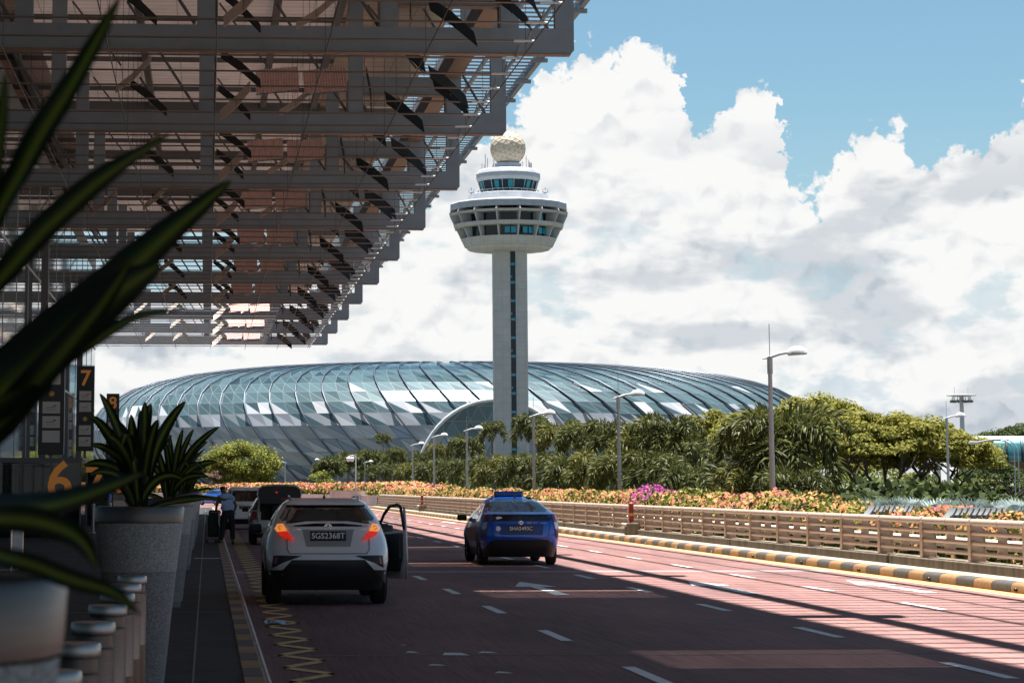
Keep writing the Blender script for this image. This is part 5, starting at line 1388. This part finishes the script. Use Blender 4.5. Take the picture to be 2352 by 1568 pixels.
text('badge_left','C-HR',.05,chrome,t,(-.45,cw.ry(.45,1.08)-.012,1.085),ext=.003)
text('badge_right','1.2 TURBO',.035,chrome,t,(.46,cw.ry(.46,1.08)-.012,1.085),ext=.003)
line_patch(cw,dens_([(-.60,1.06),(-.595,.80),(-.56,.745),(.56,.745),(.595,.80),(.60,1.06)]),.005,black,'hatch_gap',t)
MB().lathe([(.03,0),(.012,.05),(.004,.09),(0,.1)],8).build('roof_antenna',black,t,loc=(0,1.35,1.52))
for s_ in (-1,1): MB().tube([(s_*.50,1.2,1.505),(s_*.52,1.4,1.555),(s_*.51,2.1,1.565),(s_*.49,2.5,1.53)],.014,6).build('roof_rail',grey_p,t,smooth=True)
m=MB()
m.tube([(.05,.62,1.33),(-.42,.60,1.30)],.010,5);m.build('wiper',black,t)
wheels(t,.80,3.42,.775,.345)
for s_ in (-1,1):
    for y in (.80,3.42):
        A=[(y+.43*math.cos(a),.34+.43*math.sin(a)) for a in [R(k) for k in range(-20,201,20)]]
        cw.side_patch(A,s_,.012,black,'wheel_arch',t)
    MB().box(-.1,.1,-.05,.06,-.07,.07).build('mirror',black,t,loc=(s_*1.0,2.95,1.06),bevel=.03)
# open door: hinged at its front edge, swings out to the right
dr=empty('front_door',(.885,2.98,0));dr.parent=t;dr.rotation_euler=(0,0,R(20))
# local: door runs backwards (-y) from the hinge
DP=[(0,.30),(-1.10,.30),(-1.14,.62),(-1.10,1.05),(0.0,.98)]
MB().prism(DP,'x',.0,.035).build('outer_skin',white_p,dr,bevel=.01)
MB().prism([(-.03,.42),(-.95,.42),(-1.05,.62),(-1.04,1.0),(-.05,.95)],'x',-.07,-.001).build('inner_trim',black,dr,bevel=.01)
MB().tube([(.015,-.0,.98),(.0,-.35,1.28),(-.03,-.62,1.40),(-.05,-.95,1.43),(-.05,-1.07,1.40),(-.0,-1.10,1.05)],.026,6).build('window_frame',black,dr,smooth=True)
m=MB().tube([(0.02,-1.11,.30),(.02,-1.15,.62),(.02,-1.11,1.04),(.0,-1.09,1.40)],.02,6);m.build('door_edge',grey_p,dr,smooth=True)
m=MB();m.add([(0.0,-.06,1.0),(-.02,-.38,1.26),(-.045,-.64,1.38),(-.05,-1.05,1.40),(.0,-1.08,1.06)],[(0,1,2,3,4)]);m.build('door_glass',seethrough('clear_glass',(.9,.92,.92),.85),dr,fix=False)
MB().box(-.02,.2,-.05,.05,-.06,.07).build('door_mirror',black,dr,loc=(.0,-.22,1.04),bevel=.03)

# --- blue taxi (liftback) in the second lane
cb=Car(W=[(.18,.78),(.4,.84),(.6,.875),(.8,.88),(.95,.87),(1.05,.84),(1.12,.80),(1.25,.70),(1.38,.60),(1.45,.52),(1.475,.40)],
 RE=[(.18,.2),(.4,.06),(.6,.0),(.85,.02),(1.0,.05),(1.10,.08),(1.125,.16),(1.16,.45),(1.30,1.05),(1.40,1.5),(1.45,1.85),(1.475,2.1)],
 FR=[(.18,4.3),(.4,4.5),(.6,4.48),(.75,4.2),(.85,3.8),(.93,3.45),(1.1,3.1),(1.3,2.75),(1.42,2.5),(1.475,2.3)],
 CR=[(.18,.25),(.6,.26),(1.0,.26),(1.2,.22),(1.475,.2)])
t=empty('taxi',(6.86,51.6,0),R(-.5),'bright blue taxi with roof sign driving in the second lane','taxi')
def fcb(c):
    if c.z<.33: return 1
    if 1.0<c.z<1.36 and abs(c.x)>.45 and 1.0<c.y<3.6: return 2
    if 1.13<c.z<1.42 and c.y>2.4: return 2
    return 0
zs=ZS(.18,1.0,14)+[1.04,1.08,1.11,1.13,1.16,1.2,1.25,1.3,1.35,1.4,1.43,1.455,1.475]
cb.body(zs,[blue_p,black,carglass,black],fcb,t)
cb.rear_patch([(-.60,1.165),(.60,1.165),(.655,1.19),(.50,1.405),(-.50,1.405),(-.655,1.19)],.008,carglass,'rear_window',t,4)
cb.rear_patch([(-.78,1.10),(.78,1.10),(.76,1.135),(-.76,1.135)],.05,blue_p,'tail_spoiler',t)
cb.rear_patch([(-.66,.965),(.66,.965),(.69,1.09),(-.69,1.09)],.008,carglass,'tail_glass',t)
cb.rear_patch([(-.70,.22),(.70,.22),(.78,.36),(.70,.50),(.58,.56),(-.58,.56),(-.70,.50),(-.78,.36)],.010,black,'lower_bumper',t)
for s_ in (1,-1):
    a=[(s_*x,z) for x,z in [(.70,1.08),(.80,1.08),(.815,.93),(.72,.96)]];b=[(s_*x,z) for x,z in [(.73,.95),(.815,.925),(.835,.78),(.76,.80)]];c_=[(s_*x,z) for x,z in [(.765,.79),(.835,.77),(.83,.60),(.80,.58)]]
    for q,(pp,mm,nn) in enumerate(((a,dred,'tail_light'),(b,lwh,'reverse_light'),(c_,dred,'lower_tail_light'))):
        if s_<0: pp.reverse()
        cb.rear_patch(pp,.02,mm,nn,t)
cb.rear_patch([(-.47,.66),(.47,.66),(.50,.90),(-.50,.90)],.005,mat('blue_dark',(.004,.04,.22),.35),'plate_recess',t)
pl=cb.rear_patch([(-.27,.735),(.27,.735),(.27,.86),(-.27,.86)],.012,plate_m,'number_plate',t)
text('plate_text','SHA5493C',.115,plate_w,pl,(0,cb.ry(0,.8)-.018,.797),bold=.0015,sx=.97)
m=MB()
for (rx_,rz_) in ((.05,.035),(.02,.033)): m.tube([(rx_*math.cos(2*PI*k/20),0,rz_*math.sin(2*PI*k/20)) for k in range(21)],.005,5)
m.build('emblem',chrome,t,loc=(0,cb.ry(0,.93)-.012,.93))
text('phone_number','6552 1111',.055,plate_w,t,(.25,cb.ry(.25,.925)-.01,.925),ext=.002)
text('operator_name','comfort',.04,plate_w,t,(.50,cb.ry(.5,.92)-.01,.918),ext=.002)
m=MB().lathe([(.0,0),(.055,.0),(.055,.004),(0,.004)],16);o=m.build('white_sticker',plate_w,t,loc=(-.50,cb.ry(.5,.78)-.008,.80));o.rotation_euler=(R(90),0,0)
m=MB().lathe([(.0,0),(.07,.0),(.07,.003),(0,.003)],16);o=m.build('oval_badge',plate_w,t,loc=(-.48,cb.ry(.5,1.03)-.012,1.03));o.rotation_euler=(R(90),0,0);o.scale=(1,.4,1)
line_patch(cb,dens_([(-.66,.94),(-.60,.60),(.60,.60),(.66,.94)]),.004,black,'hatch_gap',t)
MB().box(-.32,.32,-.09,.09,0,.13).build('roof_sign',mat('taxi_sign_blue',(.01,.10,.42),.4),t,loc=(0,2.35,1.475),bevel=.03)
MB().lathe([(.03,0),(.012,.06),(0,.11)],8).build('roof_antenna',black,t,loc=(.1,1.95,1.46))
wheels(t,.88,3.58,.76,.32,.20)
for s_ in (-1,1):
    for y in (.88,3.58):
        A=[(y+.40*math.cos(a),.32+.40*math.sin(a)) for a in [R(k) for k in range(-20,201,20)]]
        cb.side_patch(A,s_,.010,black,'wheel_arch',t)
    for (a,b) in ((1.35,2.3),(2.36,3.2)): cb.side_patch([(a,1.0),(b,.99),(b-.12 if b>3 else b,1.28 if b<3 else 1.1),(a+.35 if a<2 else a,1.3)],s_,.006,carglass,'side_window',t)
    MB().box(-.11,.11,-.05,.06,-.07,.07).build('mirror',black,t,loc=(s_*.99,3.1,1.0),bevel=.035)
    cb.side_patch([(1.3,.50),(3.0,.50),(3.0,.78),(1.3,.78)],s_,.005,mat('door_advert',(.20,.07,.06),.4),'door_advert',t) if s_<0 else None

# --- silver hatchback with its tailgate up
ch_=Car(W=[(.2,.76),(.5,.83),(.75,.85),(.9,.845),(1.0,.82),(1.1,.77),(1.3,.66),(1.42,.58),(1.48,.45)],
 RE=[(.2,.12),(.5,.0),(.8,.03),(.95,.10),(1.05,.2),(1.3,.45),(1.42,.6),(1.48,.9)],FR=[(.2,3.9),(.5,4.0),(.8,3.9),(.9,3.5),(1.0,3.1),(1.2,2.8),(1.4,2.4),(1.48,2.0)],CR=[(.2,.2),(1.5,.2)])
t=empty('hatchback_car',(2.12,70.2,0),0,'silver hatchback with raised tailgate and open boot, behind the white crossover','car')
def fch(c):
    if c.z<.35: return 1
    if c.y<.75 and abs(c.x)<.58 and .70<c.z<1.40: return None
    if 1.0<c.z<1.36: return 2
    return 0
ch_.body(ZS(.22,.98,12)+[1.02,1.08,1.15,1.22,1.29,1.35,1.40,1.44,1.48],[grey_p,black,carglass,black],fch,t)
MB().box(-.56,.56,.35,1.1,.5,.72).build('boot_floor',black,t);MB().box(-.60,.60,1.1,1.15,.5,1.38).build('rear_seat_back',black,t)
m=MB();m.tube([(-.60,.02,.70),(-.61,.12,.95),(-.57,.42,1.30),(-.48,.6,1.40),(.48,.6,1.40),(.57,.42,1.30),(.61,.12,.95),(.60,.02,.70)],.035,8);m.build('boot_frame',grey_p,t,smooth=True)
tg=empty('tailgate',(0,.62,1.44));tg.parent=t;tg.rotation_euler=(R(-6),0,0)
m=MB();n=12
out=[(.60*math.cos(PI*k/n)*1.0,-.0-.98*(math.sin(PI*k/n)**.35)) for k in range(n+1)]
# panel slopes up and back towards the viewer
MB().prism([(-.60,0),(-.62,-.55),(-.60,-.82),(-.48,-.95),(.48,-.95),(.60,-.82),(.62,-.55),(.60,0)],'z',.0,.05).build('gate_panel',black,tg,bevel=.015)
MB().prism([(-.58,-.30),(-.60,-.84),(-.46,-.96),(.46,-.96),(.60,-.84),(.58,-.30)],'z',.051,.08).build('gate_skin',grey_p,tg,bevel=.01)
MB().prism([(-.57,-.34),(-.63,-.05),(-.60,.10),(-.48,.175),(-.2,.20),(.2,.20),(.48,.175),(.60,.10),(.63,-.05),(.57,-.34)],'y',-1.0,-.94).build('gate_inner_face',black,tg,bevel=.02)
MB().tube([(-.59,-1.0,-.33),(-.65,-1.0,-.04),(-.61,-1.0,.12),(-.48,-1.0,.195),(-.2,-1.0,.22),(.2,-1.0,.22),(.48,-1.0,.195),(.61,-1.0,.12),(.65,-1.0,-.04),(.59,-1.0,-.33)],.022,6).build('gate_rim',grey_p,tg,smooth=True)
MB().box(-.03,.03,-.95,-.93,-.12,-.08).build('gate_lamp',lred,tg,loc=(-.08,-.08,.1))
MB().box(-.16,.12,-.95,-.93,-.22,-.17).build('gate_reflection',dred,tg,loc=(.2,-.08,0))
for s_ in (-1,1): MB().tube([(s_*.56,.3,1.22),(s_*.58,-.05,1.40)],.014,6).build('gas_strut',black,t)
for s_ in (-1,1):
    MB().box(-.1,.1,-.05,.06,-.07,.07).build('mirror',black,t,loc=(s_*.95,2.7,1.02),bevel=.03)
    pp=[(s_*x,z) for x,z in [(.62,1.0),(.80,.98),(.82,.72),(.66,.74)]]
    if s_<0: pp.reverse()
    ch_.rear_patch(pp,.015,dred,'tail_light',t)
pl=ch_.rear_patch([(-.26,.50),(.26,.50),(.26,.62),(-.26,.62)],.012,plate_m,'number_plate',t)
wheels(t,.72,3.25,.73,.30,.19)
MB().box(-.3,.3,-.02,.25,0,.45).build('box_in_boot',mat('boot_load',(.03,.03,.035),.7),t,loc=(.1,.45,.722),bevel=.03)

# --- white people carrier
cv=Car(W=[(.2,.78),(.5,.83),(.9,.845),(1.1,.84),(1.3,.79),(1.5,.74),(1.64,.68),(1.70,.58)],
 RE=[(.2,.12),(.45,.0),(.7,.03),(1.05,.06),(1.5,.16),(1.62,.22),(1.70,.5)],FR=[(.2,4.1),(.5,4.2),(.85,4.1),(1.0,3.7),(1.2,3.3),(1.5,2.8),(1.7,2.3)],CR=[(.2,.2),(1.7,.2)],bow=.04)
t=empty('people_carrier',(1.56,95.6,0),0,'white people carrier with black rear window, ahead of the man','car')
def fcv(c):
    if c.z<.34: return 1
    if 1.08<c.z<1.56 and c.y>.45 and abs(c.x)>.5: return 2
    if 1.1<c.z<1.6 and c.y>2.5: return 2
    return 0
cv.body(ZS(.22,1.05,10)+ZS(1.1,1.6,8)+[1.63,1.66,1.685,1.70],[white_p,black,carglass,black],fcv,t)
cv.rear_patch([(-.66,1.13),(.66,1.13),(.64,1.55),(-.64,1.55)],.01,carglass,'rear_window',t)
cv.rear_patch([(-.60,1.565),(.60,1.565),(.58,1.62),(-.58,1.62)],.08,white_p,'roof_spoiler',t)
pl=cv.rear_patch([(-.27,.82),(.27,.82),(.27,.95),(-.27,.95)],.012,plate_m,'number_plate',t)
text('plate_text','SKG 3057 H',.08,mat('yellow_letters',(.7,.45,.05),.5),pl,(0,cv.ry(0,.88)-.018,.885))
cv.rear_patch([(-.36,.98),(.36,.98),(.36,1.02),(-.36,1.02)],.02,chrome,'chrome_strip',t)
cv.rear_patch([(-.76,.30),(.76,.30),(.76,.43),(-.76,.43)],.012,black,'bumper_strip',t)
cv.rear_patch([(.1,.56),(.34,.56),(.34,.70),(.1,.70)],.05,black,'black_bag_hook',t)
for s_ in (-1,1):
    pp=[(s_*x,z) for x,z in [(.70,1.50),(.76,1.50),(.83,.95),(.72,.95)]]
    if s_<0: pp.reverse()
    cv.rear_patch(pp,.012,dred,'tail_light',t)
    MB().box(-.1,.1,-.05,.06,-.09,.09).build('mirror',black,t,loc=(s_*.95,3.2,1.1),bevel=.03)
m=MB();m.tube([(0,.1,1.10),(.25,.12,1.16)],.012,5);m.build('wiper',black,t)
wheels(t,.75,3.3,.74,.30,.19)
# --- far blue car turning at the bend, and a tiny white one
t=empty('blue_car',(1.9,222,0),R(28),'small bright blue car far down the road at the bend','car')
cb.body(ZS(.18,1.0,8)+[1.08,1.13,1.2,1.3,1.4,1.45,1.475],[blue_p,black,carglass,black],lambda c:1 if c.z<.3 else (2 if 1.05<c.z<1.4 else 0),t);wheels(t,.88,3.58,.76,.32,.20)
t=empty('white_car',(-7.6,255,0),R(8),'tiny white car far away, glimpsed between the planters','car')
cv.body(ZS(.22,1.05,6)+ZS(1.1,1.6,5)+[1.65,1.70],[white_p,black,carglass,black],lambda c:1 if c.z<.3 else (2 if 1.08<c.z<1.55 else 0),t);wheels(t,.75,3.3,.74,.30,.19)

# ------------------------------------------------------------------ person bending over a luggage trolley
skin=mat('skin_brown',(.16,.085,.055),.6);shirt=mat('pale_blue_shirt',(.36,.50,.72),.8,var=.08,vs=6,bump=.3,bs=8);trou=mat('dark_trousers',(.012,.014,.022),.85);hair=mat('black_hair',(.008,.008,.009),.7)
def skinned(name,verts,edges,rad,mt,parent,root=0,sub=2):
    me=bpy.data.meshes.new(name);me.from_pydata(verts,edges,[]);o=bpy.data.objects.new(name,me);col.objects.link(o)
    s=o.modifiers.new('skin','SKIN');s.use_smooth_shade=True;ss=o.modifiers.new('s','SUBSURF');ss.levels=sub;ss.render_levels=sub
    me.skin_vertices[0].data.foreach_set('radius',[x for r_ in rad for x in ((r_,r_) if isinstance(r_,(int,float)) else r_)])
    for i in range(len(verts)): me.skin_vertices[0].data[i].use_root=(i==root)
    dg=bpy.context.evaluated_depsgraph_get();m2=bpy.data.meshes.new_from_object(o.evaluated_get(dg));bpy.data.objects.remove(o)
    m2.name=name;m2.materials.clear();m2.materials.append(mt);m2.polygons.foreach_set('use_smooth',[True]*len(m2.polygons))
    o=bpy.data.objects.new(name,m2);col.objects.link(o);o.parent=parent;return o
t=empty('person',(.62,70.6,0.02),0,'man in pale blue short-sleeved shirt and dark trousers bending forward by the kerb','person')
# body (skin): pelvis root, spine leaning away and to the left, head bowed
V=[(0,0,.93),(-.01,.06,1.10),(-.04,.16,1.28),(-.07,.24,1.42),(-.11,.30,1.50),(-.15,.345,1.58),(-.17,.36,1.66),
   (.10,0,.88),(.12,.05,.50),(.15,-.02,.09),(.15,.10,.04),
   (-.10,.0,.88),(-.14,.02,.50),(-.20,-.06,.09),(-.22,.08,.04),
   (.12,.22,1.36),(.24,.20,1.14),(.20,.36,.98),
   (-.24,.24,1.38),(-.34,.20,1.12),(-.36,.30,.88)]
E_=[(0,1),(1,2),(2,3),(3,4),(4,5),(5,6),(0,7),(7,8),(8,9),(9,10),(0,11),(11,12),(12,13),(13,14),(3,15),(15,16),(16,17),(3,18),(18,19),(19,20)]
Rr=[(.15,.11),(.14,.10),(.16,.11),(.13,.09),.055,.085,.08,.085,.06,.042,.035,.085,.06,.042,.035,.055,.042,.03,.055,.042,.03]
bo=skinned('body',V,E_,Rr,skin,t)
for hp,s_ in (((.20,.36,.98),1),((-.36,.30,.88),-1)):
    hx,hy,hz=hp
    # palm, four fingers curled round the bar, thumb at the side
    skinned('palm',[(hx,hy,hz),(hx-.01*s_,hy+.03,hz-.06)],[(0,1)],[.028,.03],skin,bo,sub=1)
    for f in range(4):
        fx_=hx+(-.03+.02*f);L_=(.03,.035,.033,.026)[f]
        skinned('finger',[(fx_,hy+.035,hz-.07),(fx_,hy+.055,hz-.07-L_),(fx_,hy+.035,hz-.085-L_*1.5)],[(0,1),(1,2)],[.009,.0085,.007],skin,bo,sub=1)
    skinned('thumb',[(hx+.03*s_*-1,hy+.01,hz-.03),(hx+.045*s_*-1,hy+.03,hz-.065),(hx+.035*s_*-1,hy+.045,hz-.09)],[(0,1),(1,2)],[.011,.010,.008],skin,bo,sub=1)
skinned('shirt',[(0,.0,.84),(-.01,.06,1.11),(-.04,.16,1.28),(-.07,.235,1.41),(-.10,.28,1.47),(.12,.215,1.37),(.19,.21,1.24),(-.25,.235,1.38),(-.30,.22,1.24)],[(0,1),(1,2),(2,3),(3,4),(3,5),(5,6),(3,7),(7,8)],[(.20,.15),(.20,.15),(.205,.15),(.165,.12),.075,.085,.07,.085,.07],shirt,t)
skinned('trousers',[(0,0,.94),(.10,0,.86),(.125,.05,.50),(.15,-.02,.11),(-.10,0,.86),(-.145,.02,.50),(-.20,-.06,.11),(0,.03,1.06)],[(0,1),(1,2),(2,3),(0,4),(4,5),(5,6),(0,7)],[(.175,.13),.115,.09,.075,.115,.09,.075,(.17,.12)],trou,t)
hd=skinned('hair',[(-.15,.335,1.60),(-.165,.34,1.66),(-.175,.345,1.70)],[(0,1),(1,2)],[.092,.10,.07],hair,t)
for x,y in ((.15,.06),(-.21,.03)): skinned('shoe',[(x,y-.10,.05),(x,y+.02,.045),(x,y+.15,.035)],[(0,1),(1,2)],[.05,.052,.04],black,t,sub=1)
# face: nose, ears and eyes on the bowed head
skinned('nose',[(-.165,.435,1.60),(-.168,.462,1.585)],[(0,1)],[.016,.014],skin,bo,sub=1)
for s_ in (-1,1):
    skinned('ear',[(-.155+s_*.088,.345,1.60),(-.155+s_*.094,.34,1.625)],[(0,1)],[.014,.016],skin,bo,sub=1)
    MB().lathe([(0,-.012),(.009,-.006),(.012,0),(.009,.006),(0,.012)],8,(-.165+s_*.033,.430,1.625)).build('eye',black,bo)
MB().tube([(-.19,.432,1.555),(-.165,.438,1.552),(-.14,.432,1.555)],.006,5).build('mouth',dred,bo)
t=empty('suitcase_trolley',(.22,71.1,0),R(-12),'trolley stacked with dark suitcases beside the bending man','trolley')
MB().box(-.17,.17,-.22,.22,.22,.86).build('suitcase',mat('case_black',(.015,.015,.018),.6),t,bevel=.04)
MB().box(-.15,.17,-.20,.2,.865,1.02).build('soft_bag',mat('bag_dark',(.03,.028,.035),.8),t,bevel=.06)
MB().tube([(-.2,-.28,.1),(-.2,-.30,.95),(.2,-.30,.95),(.2,-.28,.1)],.016,6).build('handle_frame',chrome,t,smooth=True)
MB().box(-.2,.2,-.28,.3,.14,.19).build('base',can_d,t)
for x,y in ((-.18,-.2),(.18,-.2),(0,.25)): o=MB().lathe([(.065,-.02),(.065,.02)],12).build('wheel',black,t,loc=(x,y,.075));o.rotation_euler=(0,R(90),0)
